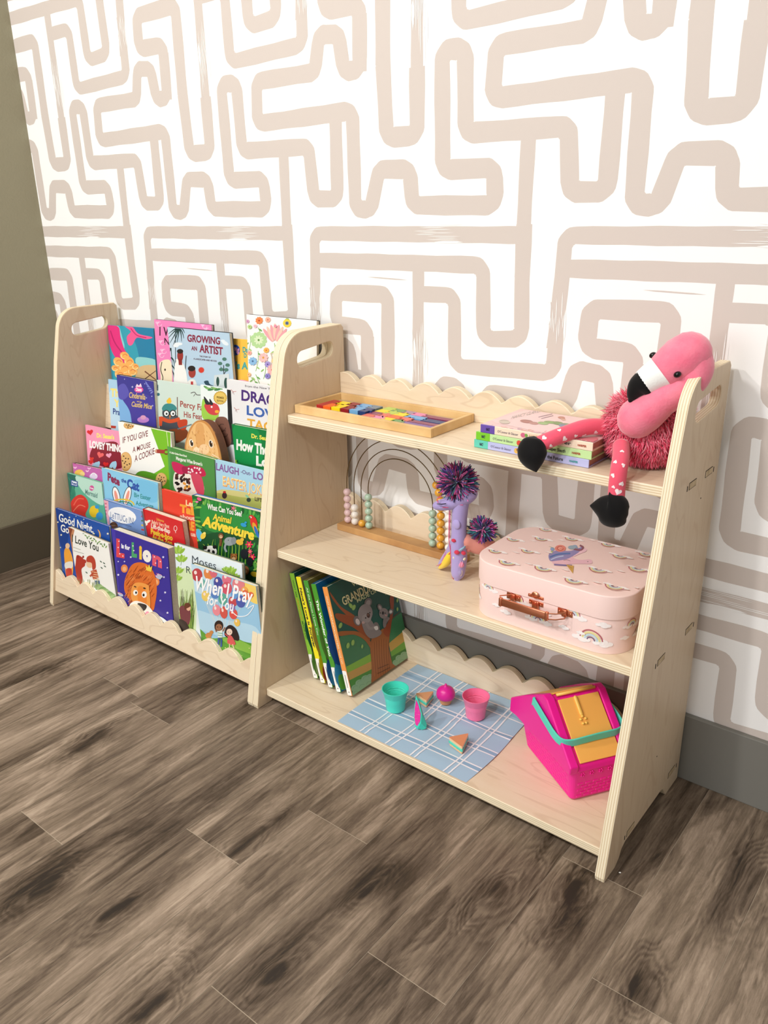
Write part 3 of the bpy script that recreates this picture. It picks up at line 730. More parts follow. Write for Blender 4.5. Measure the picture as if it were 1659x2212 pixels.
def art_flower(A, w, h):
    A.poly([(1325,100),(1900,150),(1900,800),(1330,800)], '#fbf8f2')
    rf = random.Random(5)
    for x0, y0, x1, y1 in ((1365,250,1350,360),(1415,350,1400,480),(1520,300,1515,420),(1415,200,1440,300),(1460,420,1450,530),(1400,500,1440,640),(1590,150,1605,110),(1480,560,1470,640),(1370,520,1400,560),(1540,440,1500,640),(1560,300,1600,400),(1660,240,1640,420)):
        A.line([(x0,y0),((x0+x1)/2+8,(y0+y1)/2),(x1,y1)], 4, '#7fae62')
        for k in range(3):
            t = (k+.5)/3; A.ell(x0+(x1-x0)*t+12*(-1)**k, y0+(y1-y0)*t, 13, 5, rf.choice(['#8fbf6a','#6fa85c','#a6c97e']), 40*(-1)**k)
    A.flower(1420,280,52,'#b6d99a','#8fb66f',11,10,.55); A.flower(1420,280,30,'#dcebc4','#6d9a4b',9)
    for a in range(-3,4): A.ell(1524+a*15,225-abs(a)*-8,11,52,'#f3a5ab' if a%2 else '#f7c9b4', a*12)
    A.flower(1602,172,26,'#f2d24c','#37414a',12,0,.7); A.flower(1602,172,13,'#4d6da0','#22272b',8)
    for x,y,r,c,m_ in ((1424,155,24,'#e8884f','#b3432e',),(1480,150,18,'#f0b39a','#c65b3d'),(1350,160,12,'#d7a0c5','#8d5a86'),(1362,362,15,'#f0b0a0','#c96a4a'),(1470,345,18,'#f1b455','#c4473a'),(1384,415,27,'#8cbbe2','#46688f'),(1452,392,30,'#f4c0bc','#e0a24a'),(1480,435,20,'#a391cf','#4e3f86'),(1400,190,12,'#f2c7d1','#cc6a77'),(1365,195,14,'#b9d58b','#74a04a'),(1510,470,34,'#f2b6b5','#d9594e'),(1570,360,22,'#7c86c6','#3e4a8c'),(1480,510,18,'#8d83c4','#55488f'),(1360,500,14,'#f3c08c','#d98040'),(1530,190,10,'#ef9db2','#cc4f66')):
        A.flower(x,y,r,c,m_,9,rf.random()*40,.5)
    A.ell(1535,415,26,30,'#f3cf5a'); A.line([(1500,365),(1560,365),(1552,400),(1560,460),(1500,460),(1508,400),(1500,365)], 4, '#d9c2a8')
display_book(4, .012, (1340,115), .232, .012, '#fbf8f2', 'white picture book covered in wildflowers, tallest book at the right of the top tier', art_flower, v1, 0.0, back='#2a2a2a')
# the part of the same cover seen through the hand hole is drawn in cover metres
# ---- fourth tier
def art_thank(A, w, h):
    A.poly([(440,520),(760,560),(760,900),(440,900)], '#a9d0ea'); A.poly([(440,640),(560,600),(760,680),(760,900),(440,900)], '#bfe0f0', True)
    A.text('Thank', (470,640), (600,650), 50, '#f4e27e', .04); A.text('You', (492,705), (580,712), 46, '#f4e27e', .04); A.text('Prayer', (486,752), (580,772), 36, '#2f4f90', .03)
    A.line([(460,832),(505,838)], 16, '#c0402e')
display_book(3, 0, (455,530), .20, .006, '#a9d0ea', 'pale blue picture book with yellow letters, behind the indigo book', art_thank, v1, 1)
def art_cind(A, w, h):
    A.poly([(500,490),(745,530),(790,900),(500,900)], '#3c3a94'); A.poly([(500,640),(740,650),(760,900),(500,900)], '#463fa0', True)
    for x, y, s in ((610,580,9),(700,650,6),(735,640,6),(620,700,5),(740,700,7),(560,530,5),(690,560,5)): A.star(x, y, s, '#cfd4f4', 4, .3)
    for k in range(6): A.ell(700+k*7, 555+k*12, 12, 4, '#7c84d0', 60-k*20)
    A.ell(652,598,29,19,'#e255a1'); A.poly([(630,580),(640,560),(652,572),(664,556),(672,580)], '#f7d8ea'); A.text('Disney', (634,606), (672,608), 22, '#ffffff', .03)
    A.text('Cinderella', (590,648), (694,662), 36, '#e9c777', .02, .25); A.text('and the', (640,676), (672,682), 10, '#e9c777'); A.text('Castle Mice', (606,704), (736,722), 32, '#e9c777', .02, .25)
    A.poly([(508,640),(560,680),(600,760),(600,900),(500,900)], '#7fb6e6', True); A.poly([(520,580),(560,560),(590,620),(560,660),(525,650)], '#5a57b4', True)
    A.ell(680,790,38,20,'#c98ad6'); A.ell(680,775,18,14,'#e2a3c6')
display_book(3, .012, (508,502), .167, .014, '#3c3a94', 'indigo book with gold script and a small pink badge, on the fourth tier', art_cind, v1, 0, back='#1d1d33')
def art_percy(A, w, h):
    A.poly([(740,520),(1080,570),(1120,1000),(740,1000)], '#cfe0d6')
    A.text('d', (764,600), (776,602), 34, '#28546a', .05); A.ell(776,628,10,10,'#2f6c78')
    A.text('Percy Fakes', (916,706), (1120,742), 38, '#a34a40', .02); A.text('His Feathers', (940,772), (1120,800), 36, '#a34a40', .02)
    A.line([(984,620),(1008,614),(1022,630),(1046,632)], 5, '#5c5a58'); A.line([(1012,626),(1002,640)], 4, '#5c5a58')
    A.line([(898,645),(900,780)], 5, '#6c3b32')
    A.poly([(795,790),(820,760),(890,760),(920,800),(955,860),(950,910),(880,900),(790,860)], '#4b4f57', True); A.poly([(835,860),(950,850),(960,900),(880,940)], '#8d4a2c', True)
    A.ell(845,745,44,52,'#5a5f66'); A.poly([(800,725),(820,690),(870,690),(895,722),(850,738)], '#3c8b8a', True); A.ell(845,672,16,15,'#f0c13c'); A.ell(848,658,9,9,'#f0c13c')
    for x in (828,870): A.ell(x,750,21,23,'#202428'); A.ell(x,750,15,17,'#eef1f0'); A.ell(x+2,752,6,7,'#222222')
    A.poly([(848,760),(856,762),(850,790)], '#ef8f3a'); A.line([(790,778),(850,800),(915,785)], 24, '#d9552f'); A.poly([(780,770),(805,770),(800,830),(782,830)], '#d9552f'); A.poly([(900,800),(960,790),(952,850),(915,850)], '#c8482b', True)
    A.line([(900,850),(990,820)], 8, '#6d7f86')
display_book(3, .0, (765,535), .200, .008, '#cfe0d6', 'mint picture book with a bird in goggles and an orange scarf', art_percy, v1, 1)
def art_winter(A, w, h):
    A.poly([(1035,555),(1240,580),(1260,950),(1040,950)], '#e9f1ef')
    for k in range(7): A.ell(1085+k*14, 585+6*(k%3), 22, 7, ['#5f9c58','#86b567','#3f7f4a'][k%3], 30-20*(k%3))
    A.poly([(1060,660),(1100,690),(1160,720),(1150,790),(1060,780)], '#9fd04f', True)
    A.poly([(1070,700),(1100,680),(1150,690),(1170,730),(1150,760),(1100,750)], '#d0434a', True); A.poly([(1068,640),(1095,670),(1110,690),(1080,690)], '#2a2d33', True); A.poly([(1105,655),(1128,690),(1108,694)], '#2a2d33', True)
    A.ell(1152,738,14,10,'#f0b03c'); A.ell(1118,708,6,6,'#ffffff')
    A.star(1173,650,45,'#c9a13d',22,.9); A.ell(1173,650,36,36,'#e3c468'); A.text('PREMIER', (1150,652), (1198,658), 13, '#6b4f14', .03); A.text('EDITION', (1152,672), (1194,678), 11, '#6b4f14', .03)
    A.poly([(1140,800),(1180,770),(1225,800),(1240,950),(1150,950)], '#7d5648', True); A.arc(1185,840,22,5,'#4c332b',0,300); A.arc(1200,880,20,5,'#4c332b',0,300)
display_book(3, .010, (1045,565), .150, .006, '#e9f1ef', 'white paperback with a gold seal and a red creature, beside the taco book', art_winter, v1, 0, name='paperback')
def art_dragon(A, w, h):
    A.poly([(1200,515),(1900,640),(1900,1200),(1210,1100)], '#e6e5e6')
    A.text('from the New York Times bestselling', (1330,580), (1700,622), 14, '#6f6a70')
    A.text('DRAGONS', (1308,664), (1690,730), 66, '#4b2c78', .03); A.text('LOVE', (1342,756), (1560,796), 58, '#3c63ad', .03); A.text('TACOS', (1345,838), (1610,885), 56, '#e0a63c', .03)
    for x, y in ((1255,610),(1275,725)): A.line([(x-14,y-14),(x,y),(x+20,y-2)], 4, '#c98f8c'); A.line([(x,y),(x+6,y+18)], 3, '#a8888c'); A.line([(x,y),(x-6,y+12)], 3, '#a8888c')
display_book(3, .010, (1213,530), .245, .010, '#e6e5e6', 'pale grey book lettered Dragons Love Tacos, at the right of the fourth tier', art_dragon, v1, 0)
def art_grinch(A, w, h):
    A.poly([(1230,800),(1900,900),(1900,1400),(1230,1250)], '#0f7c3e'); A.poly([(1260,830),(1400,830),(1440,1060),(1260,1040)], '#16924a', True)
    A.text("Dr. Seuss's", (1372,905), (1512,930), 26, '#f0e35a', .04); A.text('How The Grinch', (1276,978), (1640,1045), 62, '#f6f6ee', .05); A.text('Lost', (1402,1080), (1540,1100), 58, '#f6f6ee', .05)
    A.ell(1270,1062,12,16,'#8fc43c'); A.ell(1282,1056,6,8,'#0b5b2e')
display_book(3, .024, (1245,818), .200, .012, '#0f7c3e', 'dark green book with big white hand lettering, on the right of the fourth tier', art_grinch, v1, 1, back='#0b5b2e')
# ---- third tier
def art_lovey(A, w, h):
    A.poly([(300,815),(560,870),(560,1150),(310,1130)], '#f49dbc')
    A.poly([(360,960),(430,935),(520,945),(540,1100),(350,1060)], '#8c1f34', True)
    A.heart(340,870,20,'#d9262f',-10); A.text("Dr. Seuss's", (382,902), (494,915), 26, '#f7ea78', .05); A.text('LOVEY THINGS', (336,966), (560,1000), 42, '#fbf7f6', .06)
    A.heart(405,1015,22,'#f16a6a',20); A.heart(460,1018,18,'#f5a6c2',-10); A.heart(345,1060,17,'#dd2b2b'); A.heart(440,1075,18,'#dd2b2b',10); A.heart(350,1040,14,'#e43a34')
    for x in (370,388,480,498): A.ell(x,1080,12,26,'#a9d6ee',(x%7)*8)
display_book(2, 0, (308,822), .190, .006, '#f49dbc', 'pink book with red hearts and white wavy letters, far left of the third tier', art_lovey, v1, 1.5)
def art_cookie(A, w, h):
    A.poly([(505,790),(860,855),(860,1240),(510,1200)], '#7cc02c'); A.poly([(512,795),(728,842),(818,1090),(514,1240)], '#fbfaf5')
    A.poly([(630,1140),(700,1120),(850,1180),(850,1240),(600,1240)], '#5d9f28', True)
    A.text('IF YOU GIVE', (548,940), (710,895), 38, '#7d2a30', .01); A.text('A MOUSE', (612,1000), (726,965), 34, '#7d2a30', .01); A.text('A COOKIE', (625,1060), (752,1008), 40, '#7d2a30', .01)
    def cookie(x, y, r, q=1.2):
        A.ell(x, y, r, r*q, '#dca55d'); A.ell(x-2, y-3, r*.9, r*q*.9, '#e8bb78')
        for k in range(9):
            a = k*2.4; A.ell(x+r*.72*math.cos(a)*(k/9)**.5, y+r*q*.72*math.sin(a)*(k/9)**.5, r*.10, r*.12, '#4f2f23', k*40)
    cookie(588,826,34,.7); cookie(567,1058,40,1.55); cookie(796,1172,36,1.2)
    A.line([(760,990),(818,995)], 24, '#a83f36', False); A.poly([(752,990),(768,977),(768,1004)], '#d7a184'); A.line([(818,983),(838,985),(838,1008),(818,1008)], 8, '#7e2b2a')
    A.line([(830,860),(846,1010)], 4, '#dff0b0')
display_book(2, .012, (517,800), .230, .014, '#fbfaf5', 'white and lime book lettered If You Give a Mouse a Cookie', art_cookie, v1, 1, back='#2d3d22')
def art_mwb(A, w, h):
    A.poly([(820,950),(1150,1040),(1150,1500),(830,1400)], '#4f9048'); A.poly([(832,962),(852,967),(860,1400),(836,1400)], '#5aa052')
    A.text('A Little Golden Board Book', (848,1003), (960,1030), 12, '#eef2e0', .04); A.text('Margaret Wise Brown\'s', (890,1046), (1058,1086), 22, '#f4f4ea', .03)
    A.poly([(880,1130),(940,1110),(1010,1130),(1060,1190),(1062,1260),(960,1290),(880,1230)], '#efe9dc', True)
    A.poly([(862,1062),(905,1066),(960,1100),(930,1140),(880,1120)], '#c9245a', True); A.poly([(985,1080),(1060,1100),(1078,1150),(1000,1150),(950,1110)], '#c4284f', True); A.poly([(930,1090),(985,1095),(970,1135),(935,1128)], '#a81c48', True)
    A.poly([(985,1140),(1050,1150),(1070,1260),(1030,1270)], '#d14a62', True)
    rf = random.Random(8)
    for k in range(26): A.ell(890+rf.random()*90, 1140+rf.random()*110, 8, 12, rf.choice(['#3a2622','#5c2a26','#e9a13d','#231a1a']), rf.random()*180)
    for k in range(12): A.ell(960+rf.random()*100, 1095+rf.random()*40, 6, 6, '#f6dfe2')
display_book(2, .014, (833,960), .184, .012, '#4f9048', 'green board book with a crimson patchwork hat, between the bunny and the joke book', art_mwb, v1, -1, name='board_book')
def art_jokes(A, w, h):
    A.poly([(1130,1040),(1800,1150),(1800,1560),(1140,1500)], '#a9d3e6'); A.poly([(1130,1240),(1500,1290),(1700,1400),(1500,1560),(1130,1400)], '#d8cf86', True); A.poly([(1130,1265),(1300,1285),(1600,1330),(1600,1500),(1130,1400)], '#b9bf62', True)
    A.text('LAUGH', (1146,1110), (1292,1145), 44, '#8a5f9e', .03); A.text('-Out-', (1304,1132), (1372,1148), 24, '#6c5c8e', .02); A.text('LOUD', (1384,1166), (1520,1196), 44, '#8a5f9e', .03)
    A.text('EASTER JOKES', (1190,1212), (1480,1282), 62, '#efa45a', .03); A.text('EASTER JOKES', (1188,1208), (1478,1278), 62, '#f7e3a6', .0)
    A.text('LIFT-THE-FLAP', (1394,1308), (1560,1345), 24, '#4a3c34', .03)
    A.ell(1200,1275,16,20,'#3b2f33'); A.ell(1200,1253,10,7,'#c8322c'); A.ell(1355,1303,14,14,'#3b4a3c'); A.ell(1345,1280,14,7,'#8fc7a0',40); A.ell(1450,1352,18,12,'#5b3a33')
display_book(2, .010, (1140,1045), .190, .008, '#a9d3e6', 'light blue book lettered Laugh-Out-Loud Easter Jokes', art_jokes, v1, .5)
# bunny shaped board book: rounded top
def bunny_book():
    tier, off = 2, -.002; base = .045 + .127 * tier; Y = -0.322 + 0.063 * tier - off; y0 = Y - SL * base
    def pl(x, y):
        d = ray(*v1(x, y)); t = (y0 + SL * CAM_LOC.z - CAM_LOC.y) / (d.y - SL * d.z); return CAM_LOC + d * t
    P0 = pl(945, 1010); o = Vector((P0.x, y0 + SL * base, base)); ez = Vector((0, SL, 1)).normalized(); ex = Vector((1, 0, 0)); ey = ez.cross(ex)
    M = Matrix(((ex.x, ey.x, ez.x, o.x), (ex.y, ey.y, ez.y, o.y), (ex.z, ey.z, ez.z, o.z), (0, 0, 0, 1))); I = M.inverted()
    b = thing('board_book', label='thick board book shaped like a tan rabbit face with a rounded top', cat='book', group='picture books on the tiered display', M=M)
    cov = None
    edge = [(945,1010),(948,940),(975,850),(1010,805),(1045,793),(1085,808),(1120,850),(1150,920),(1172,1000),(1182,1060)]
    q = [I @ pl(*e) for e in edge]; w_ = q[-1].x
    out = [(0.0, 0.0)] + [(p.x, p.z) for p in smooth_pts([Vector((a.x, 0, a.z)) for a in q], 4)] + [(w_, 0.0)]
    for nm, h0, h1, c, mm in (('cover', 0, .002, '#c98b4b', PRINT), ('page_block', .002, .022, '#6b4a33', mat('bunny_pages', '#6b4432', .8)), ('back_cover', .022, .024, '#7c4a2c', PRINT)):
        m = MB(); m.prism(out, h0, h1, lambda x, y, h: (x, h, y), c); qq = m.build(nm, mm, b, local=True); cov = qq if nm == 'cover' else cov
    def fn(x, y, hh):
        d = ray(*v1(x, y)); n = -ey; t = (o - CAM_LOC).dot(n) / d.dot(n); p = I @ (CAM_LOC + d * t); return Vector((min(max(p.x, .001), w_ - .001), -hh, max(p.z, .001)))
    A = Art(fn)
    A.poly([(955,1010),(960,930),(1000,830),(1045,805),(1090,830),(1130,900),(1160,1000),(1150,1120),(960,1080)], '#e8b878', True)
    A.poly([(1020,820),(1060,820),(1075,900),(1070,990),(1030,980),(1015,900)], '#dba363', True)
    A.ell(1068,980,34,34,'#f0c99a'); A.ell(1020,990,20,26,'#f3d9b4')
    A.ell(988,940,14,26,'#f4e3cc',-10); A.ell(990,940,9,19,'#1e1512',-10); A.ell(993,930,3,5,'#ffffff')
    A.ell(1114,945,15,27,'#f4e3cc',-12); A.ell(1114,945,10,21,'#1e1512',-12); A.ell(1117,934,3,5,'#ffffff')
    A.poly([(1030,1030),(1062,1035),(1048,1055)], '#d88c86'); A.line([(1120,1010),(1172,1040)], 3, '#f6e6d0'); A.line([(1115,1020),(1165,1056)], 3, '#f6e6d0')
    rf = random.Random(2)
    for k in range(60):
        x = 965 + rf.random()*180; y = 850 + rf.random()*150; A.line([(x,y),(x+3,y+12)], 2, rf.choice(['#cf9452','#f1cd9c','#c58543']), False)
    A.mb.build('cover_art', PRINT, cov, local=True)
bunny_book()
# ---- second tier
def art_princess(A, w, h):
    A.poly([(225,60),(460,100),(460,420),(235,420)], '#c769b0')
    A.ell(268,120,28,18,'#f5c65c',-10); A.ell(290,130,16,16,'#f7d68a'); A.ell(362,145,26,20,'#e8d6ef'); A.arc(362,140,16,4,'#fff',180,360)
    for x, y in ((240,90),(330,95),(318,112),(420,110),(300,75)): A.ell(x, y, 9, 4, '#f2c3e0', 40); A.ell(x+8, y, 9, 4, '#f2c3e0', -40)
    A.line([(232,62),(440,102)], 6, '#b4527e', False)
display_book(1, -.004, (228,60), .168, .012, '#c769b0', 'magenta book with butterflies behind the teal book, far left', art_princess, v2, 3, back='#3c2333')
def art_ariel(A, w, h):
    A.poly([(185,115),(425,185),(430,520),(195,480)], '#5fb596'); A.poly([(185,115),(250,130),(240,260),(260,420),(195,420)], '#1f6a5c', True); A.poly([(250,140),(420,190),(425,330),(300,250)], '#bfe5d4', True)
    for k in range(6): A.line([(200+6*k,150+10*k),(225+4*k,200+14*k),(215,260+16*k)], 5, '#2f8a70')
    A.poly([(216,165),(262,178),(262,214),(216,204)], '#2b4f9b'); A.poly([(222,172),(256,182),(256,206),(222,198)], '#e6edf6'); A.text('Read', (224,194), (254,201), 14, '#2b4f9b', .05)
    A.ell(350,220,15,17,'#d2589a'); A.text('Disney', (338,223), (362,228), 10, '#ffffff', .03); A.text('Mermaid', (308,258), (388,284), 32, '#5e8f86', .02, .1)
    A.poly([(214,330),(240,280),(280,262),(318,290),(330,340),(310,390),(330,430),(240,430)], '#d9382f', True); A.line([(235,330),(262,290),(300,290)], 7, '#ef6a55'); A.line([(232,370),(270,330),(310,340)], 6, '#f08066')
    A.ell(365,370,30,38,'#f4cf2f'); A.ell(385,340,14,12,'#3f9fd8'); A.ell(400,400,22,26,'#3f9fd8')
display_book(1, .014, (192,123), .173, .008, '#5fb596', 'teal and green sea picture book at the left end of the second tier', art_ariel, v2, 1)
def art_pete(A, w, h):
    A.poly([(400,75),(790,195),(790,480),(410,420)], '#8ccbea'); A.poly([(620,170),(770,200),(775,300),(700,300)], '#79bfe2', True); A.line([(412,82),(778,186)], 6, '#4a8f6a', False); A.line([(778,186),(780,430)], 7, '#d9c33a', False)
    A.text('Pete', (452,168), (530,206), 48, '#8f2f56', .05); A.text('the', (540,180), (572,188), 24, '#2f4fa0', .04); A.text('Cat', (576,214), (655,240), 54, '#2f55a8', .05)
    A.text('Big Easter', (622,276), (728,300), 28, '#2c8a8a', .02); A.text('Adventure', (632,328), (745,352), 28, '#2c8a8a', .02)
    for x, a in ((508,-12),(578,14)): A.ell(x, 270, 24, 62, '#2b3040', a); A.ell(x, 270, 20, 57, '#f4f4f2', a); A.ell(x, 278, 10, 44, '#f09a86', a)
    A.arc(545,330,76,9,'#e9c838',180,360,38); A.arc(545,336,64,6,'#3b8a5a',180,360,30)
display_book(1, .008, (413,88), .250, .014, '#8ccbea', 'sky blue picture book with rabbit ears and teal letters, on the second tier', art_pete, v2, 1, back='#3a3f2a')
def art_lettuce(A, w, h):
    A.poly([(415,280),(680,360),(690,600),(430,560)], '#7e9ed6'); A.poly([(415,280),(455,295),(466,560),(430,560)], '#f3b3c4'); A.line([(425,292),(665,364)], 5, '#3a4a86', False)
    for y in range(320,500,22): A.ell(440, y, 7, 5, '#d86a86')
    A.ell(545,395,92,50,'#ffffff',14); A.poly([(470,420),(500,440),(470,470)], '#ffffff'); A.text('LeTTUCe IN!', (470,410), (620,452), 40, '#4a6aa0', .0)
    A.text('and other Knock-Knock Jokes', (480,432), (605,470), 10, '#5a6a90'); A.ell(490,470,28,34,'#6d4a33'); A.ell(490,455,14,10,'#8d6a4a'); A.line([(470,450),(510,452)], 5, '#3a2a20')
    for k in range(5): A.line([(668,372+k*28),(690,378+k*28)], 10, ['#e8c542','#c8452f','#4a7f3c','#e8c542','#c8452f'][k], False)
display_book(1, .026, (425,290), .172, .008, '#7e9ed6', 'small blue book lettered Lettuce In with a white speech bubble', art_lettuce, v2, 1)
def art_talk(A, w, h):
    A.poly([(790,215),(1080,290),(1080,720),(810,720)], '#e2412d')
    A.text("Let's", (952,330), (1030,348), 34, '#f6d9a4', .04); A.text('Talk', (914,372), (1040,400), 48, '#f0a33c', .06); A.text('about', (914,412), (1010,428), 26, '#f3c9b0', .04); A.text('RE', (958,482), (1008,492), 52, '#f0a33c', .06); A.text('ua', (985,525), (1016,532), 26, '#f3c9b0', .04)
    A.poly([(830,540),(940,500),(1000,560),(990,680),(860,680)], '#a3361f', True)
display_book(1, .010, (798,225), .190, .008, '#e2412d', 'tall red book with orange letters, behind the red flap book and the animal book', art_talk, v2, 1)
def art_peek(A, w, h):
    A.poly([(665,345),(940,440),(950,700),(680,640)], '#d8262b'); A.poly([(665,345),(686,352),(700,640),(680,640)], '#b51d24')
    A.text('Usborne', (764,425), (812,440), 16, '#f0b84a', .02); A.text("Baby's Very First", (734,445), (846,478), 22, '#f4cdb0', .03); A.text('Lift-the-flap', (730,474), (852,510), 28, '#f6e7d6', .03)
    A.text('Peek-a-boo', (728,510), (868,556), 32, '#f4c83e', .05); A.text('At the Zoo', (736,548), (866,590), 32, '#f4c83e', .05)
    A.ell(698,440,14,7,'#f6efe6',60); A.ell(712,434,16,8,'#f6efe6',-30); A.ell(702,452,5,9,'#f6efe6',30); A.arc(886,478,10,3,'#f6efe6',0,360,16); A.line([(886,492),(888,508)], 3, '#f6efe6'); A.ell(806,610,20,14,'#f3dcc4')
display_book(1, .034, (675,352), .160, .018, '#d8262b', 'red board book lettered Peek-a-boo At the Zoo', art_peek, v2, 0, name='board_book', back='#7c3a2a')
def art_animal(A, w, h):
    A.poly([(980,255),(1440,360),(1460,900),(1000,820)], '#1f6b34'); A.poly([(1080,300),(1400,380),(1420,560),(1200,520),(1060,460)], '#2f8f3f', True); A.poly([(1010,560),(1200,500),(1440,560),(1450,820),(1000,760)], '#17502a', True)
    rf = random.Random(4)
    for k in range(46):
        x = 1005 + rf.random()*60 if k % 2 else 1385 + rf.random()*55; y = 290 + rf.random()*520
        A.ell(x, y + (x-1000)*.2, 20, 7, rf.choice(['#5fb04a','#3f9a3f','#8cc24e','#256b34']), rf.random()*180)
    for k in range(16):
        x = 1030 + 24*k; A.ell(x, 292 + (x-1000)*.22, 22, 8, rf.choice(['#2f8a3c','#65ad4a','#1d5a2c']), 70 + rf.random()*40)
    for k in range(14):
        x = 1070 + 22*k; A.line([(x, 700+10*rf.random()),(x+6, 600),(x+rf.random()*30-10, 540+rf.random()*40)], 7, rf.choice(['#7fbf3f','#a7c94a','#5f9f3a']), taper=True)
    A.text('What Can You See?', (1092,352), (1314,402), 34, '#f6f6ee', .03); A.text('Animal', (1126,420), (1248,448), 40, '#f5d945', .03, .2); A.text('Adventure', (1056,456), (1392,552), 62, '#f5d945', .05, .2)
    A.ell(1040,290,16,10,'#e8588a',30); A.ell(1045,272,10,7,'#d83f78'); A.ell(1026,308,10,6,'#e77fb0')
    A.flower(1258,348,16,'#e35a92','#f1b43c',5); A.flower(1360,580,24,'#e5335c','#f1b43c',6); A.flower(1380,660,22,'#e5335c','#f1b43c',6); A.flower(1366,625,16,'#f0567a','#f1b43c',6)
    # parrot
    A.ell(1390,440,22,42,'#d8312c',-12); A.ell(1374,405,16,14,'#d8312c'); A.ell(1370,406,7,6,'#f6efe6'); A.ell(1400,480,14,44,'#e0a52f',-20); A.ell(1408,500,10,40,'#2f6fc0',-20); A.poly([(1360,408),(1370,402),(1368,418)], '#2b2b2b')
    A.ell(1325,455,20,12,'#2f9bd0',20); A.ell(1338,440,8,7,'#2f9bd0'); A.poly([(1030,480),(1060,510),(1050,560),(1022,520)], '#56b7e0', True); A.ell(1066,525,16,22,'#f0cf4a',30); A.ell(1075,508,9,8,'#f6e27a')
    # panda, elephant, monkey, sloth bear, cub
    A.ell(1112,625,42,38,'#f4f2ec'); A.ell(1078,600,14,13,'#1d1d1d'); A.ell(1140,596,13,12,'#1d1d1d'); A.ell(1102,622,9,12,'#1d1d1d',20); A.ell(1132,628,9,12,'#1d1d1d',-20); A.ell(1118,642,6,5,'#1d1d1d'); A.poly([(1060,660),(1150,660),(1160,720),(1060,720)], '#242424', True)
    A.ell(1235,560,34,28,'#9aa3a6'); A.ell(1262,556,18,24,'#868f92'); A.line([(1215,570),(1205,600),(1216,628)], 13, '#9aa3a6'); A.ell(1228,552,3,3,'#222')
    A.ell(1180,525,17,18,'#7a4c2c'); A.ell(1180,530,11,11,'#e0b389'); A.ell(1176,526,2,3,'#222'); A.ell(1186,526,2,3,'#222'); A.line([(1180,545),(1176,590)], 16, '#7a4c2c')
    A.ell(1262,662,22,24,'#b0743c'); A.ell(1262,670,12,10,'#e8c08a'); A.ell(1254,658,3,3,'#222'); A.ell(1270,658,3,3,'#222'); A.ell(1248,644,7,7,'#8c5628'); A.ell(1278,644,7,7,'#8c5628')
    A.ell(1300,565,24,18,'#e6b93c',20); A.ell(1316,548,12,12,'#e6b93c'); A.ell(1335,745,26,30,'#8c5a36'); A.ell(1335,752,14,12,'#d8a878'); A.ell(1395,770,26,16,'#e0c22f',20); A.ell(1330,640,26,34,'#20242a'); A.ell(1365,690,20,30,'#20242a')
display_book(1, .022, (990,265), .240, .016, '#1f6b34', 'green jungle book lettered Animal Adventure, right end of the second tier', art_animal, v2, 2, back='#2f62b0')
# ---- bottom tier
def art_night(A, w, h):
    A.poly([(105,340),(500,465),(500,900),(140,900)], '#1f4fa3'); A.poly([(105,340),(200,370),(190,600),(140,560)], '#173f8c', True)
    A.text('Good Night,', (140,430), (362,508), 50, '#f4f2e8', .02); A.text('Go', (152,495), (205,512), 46, '#f4f2e8', .02)
    for x, y, s in ((133,438,7),(155,520,8),(150,600,6),(208,408,7),(300,420,5),(453,512,9),(440,560,5),(250,400,4)): A.star(x, y, s, '#f1e9c2')
    A.ell(394,515,13,30,'#f0b55a',-14); A.ell(386,510,12,28,'#1f4fa3',-14); A.ell(365,512,5,5,'#f2e6b0')
    A.poly([(175,620),(200,600),(230,680),(225,790),(190,790),(178,700)], '#f0a53c', True); A.poly([(180,700),(225,690),(225,730),(184,735)], '#e9e4d8', True); A.poly([(186,740),(220,736),(222,790),(192,790)], '#c23a2c', True); A.ell(196,590,14,18,'#e8c29c')
display_book(0, .010, (118,348), .262, .008, '#1f4fa3', 'dark blue book lettered Good Night, left end of the bottom tier', art_night, v2, 1)
def art_love(A, w, h):
    A.poly([(190,460),(465,570),(510,960),(220,900)], '#fbfaf4'); A.poly([(195,470),(230,480),(215,560),(225,700),(260,810),(290,860),(230,860),(200,700)], '#8a4a33', True); A.poly([(228,482),(240,486),(228,560),(238,700),(270,800),(262,810),(226,700),(214,560)], '#c98b62', True)
    A.text('I Love You', (224,562), (394,626), 46, '#2f3b30', .02)
    for k in range(14): A.ell(300+k*11, 510+k*6+(k%3)*8, 9, 4, ['#5d8a4a','#89ab5f'][k%2], k*37)
    A.line([(232,598),(280,615)], 3, '#a8a89c', False); A.line([(234,620),(300,640)], 3, '#a8a89c', False)
    A.poly([(248,700),(255,650),(285,660),(300,680),(308,715),(285,740),(292,800),(285,838),(258,830),(240,770)], '#b8392b', True); A.ell(298,690,18,15,'#b8392b'); A.ell(262,660,7,10,'#a02f24'); A.ell(296,660,6,8,'#a02f24')
    A.ell(340,705,25,26,'#f2cda8'); A.poly([(318,690),(322,660),(350,652),(372,680),(376,730),(356,742),(350,700)], '#c0442f', True); A.line([(362,745),(378,800)], 38, '#c65436'); 
    for k in range(4): A.line([(350+k*4,755+k*15),(388+k*4,762+k*15)], 5, '#f1cba0', False)
    A.line([(365,760),(340,785)], 12, '#c65436'); A.line([(378,812),(384,870)], 13, '#3c6196'); A.line([(394,812),(402,872)], 13, '#3c6196')
    for k in range(9): A.ell(395+k*14, 852+k*10, 26, 20, ['#8fb473','#a6c48a','#7aa35f'][k%3], 10)
    rf = random.Random(9)
    for k in range(30):
        x = 250+rf.random()*150; A.line([(x,850+rf.random()*10),(x+rf.random()*14-7,800+rf.random()*30)], 2, rf.choice(['#8fa46a','#b5c08a']), False)
    for x, y in ((410,690),(430,700),(415,730),(318,760),(436,720)): A.ell(x,y,8,3,'#3d5f4a',40)
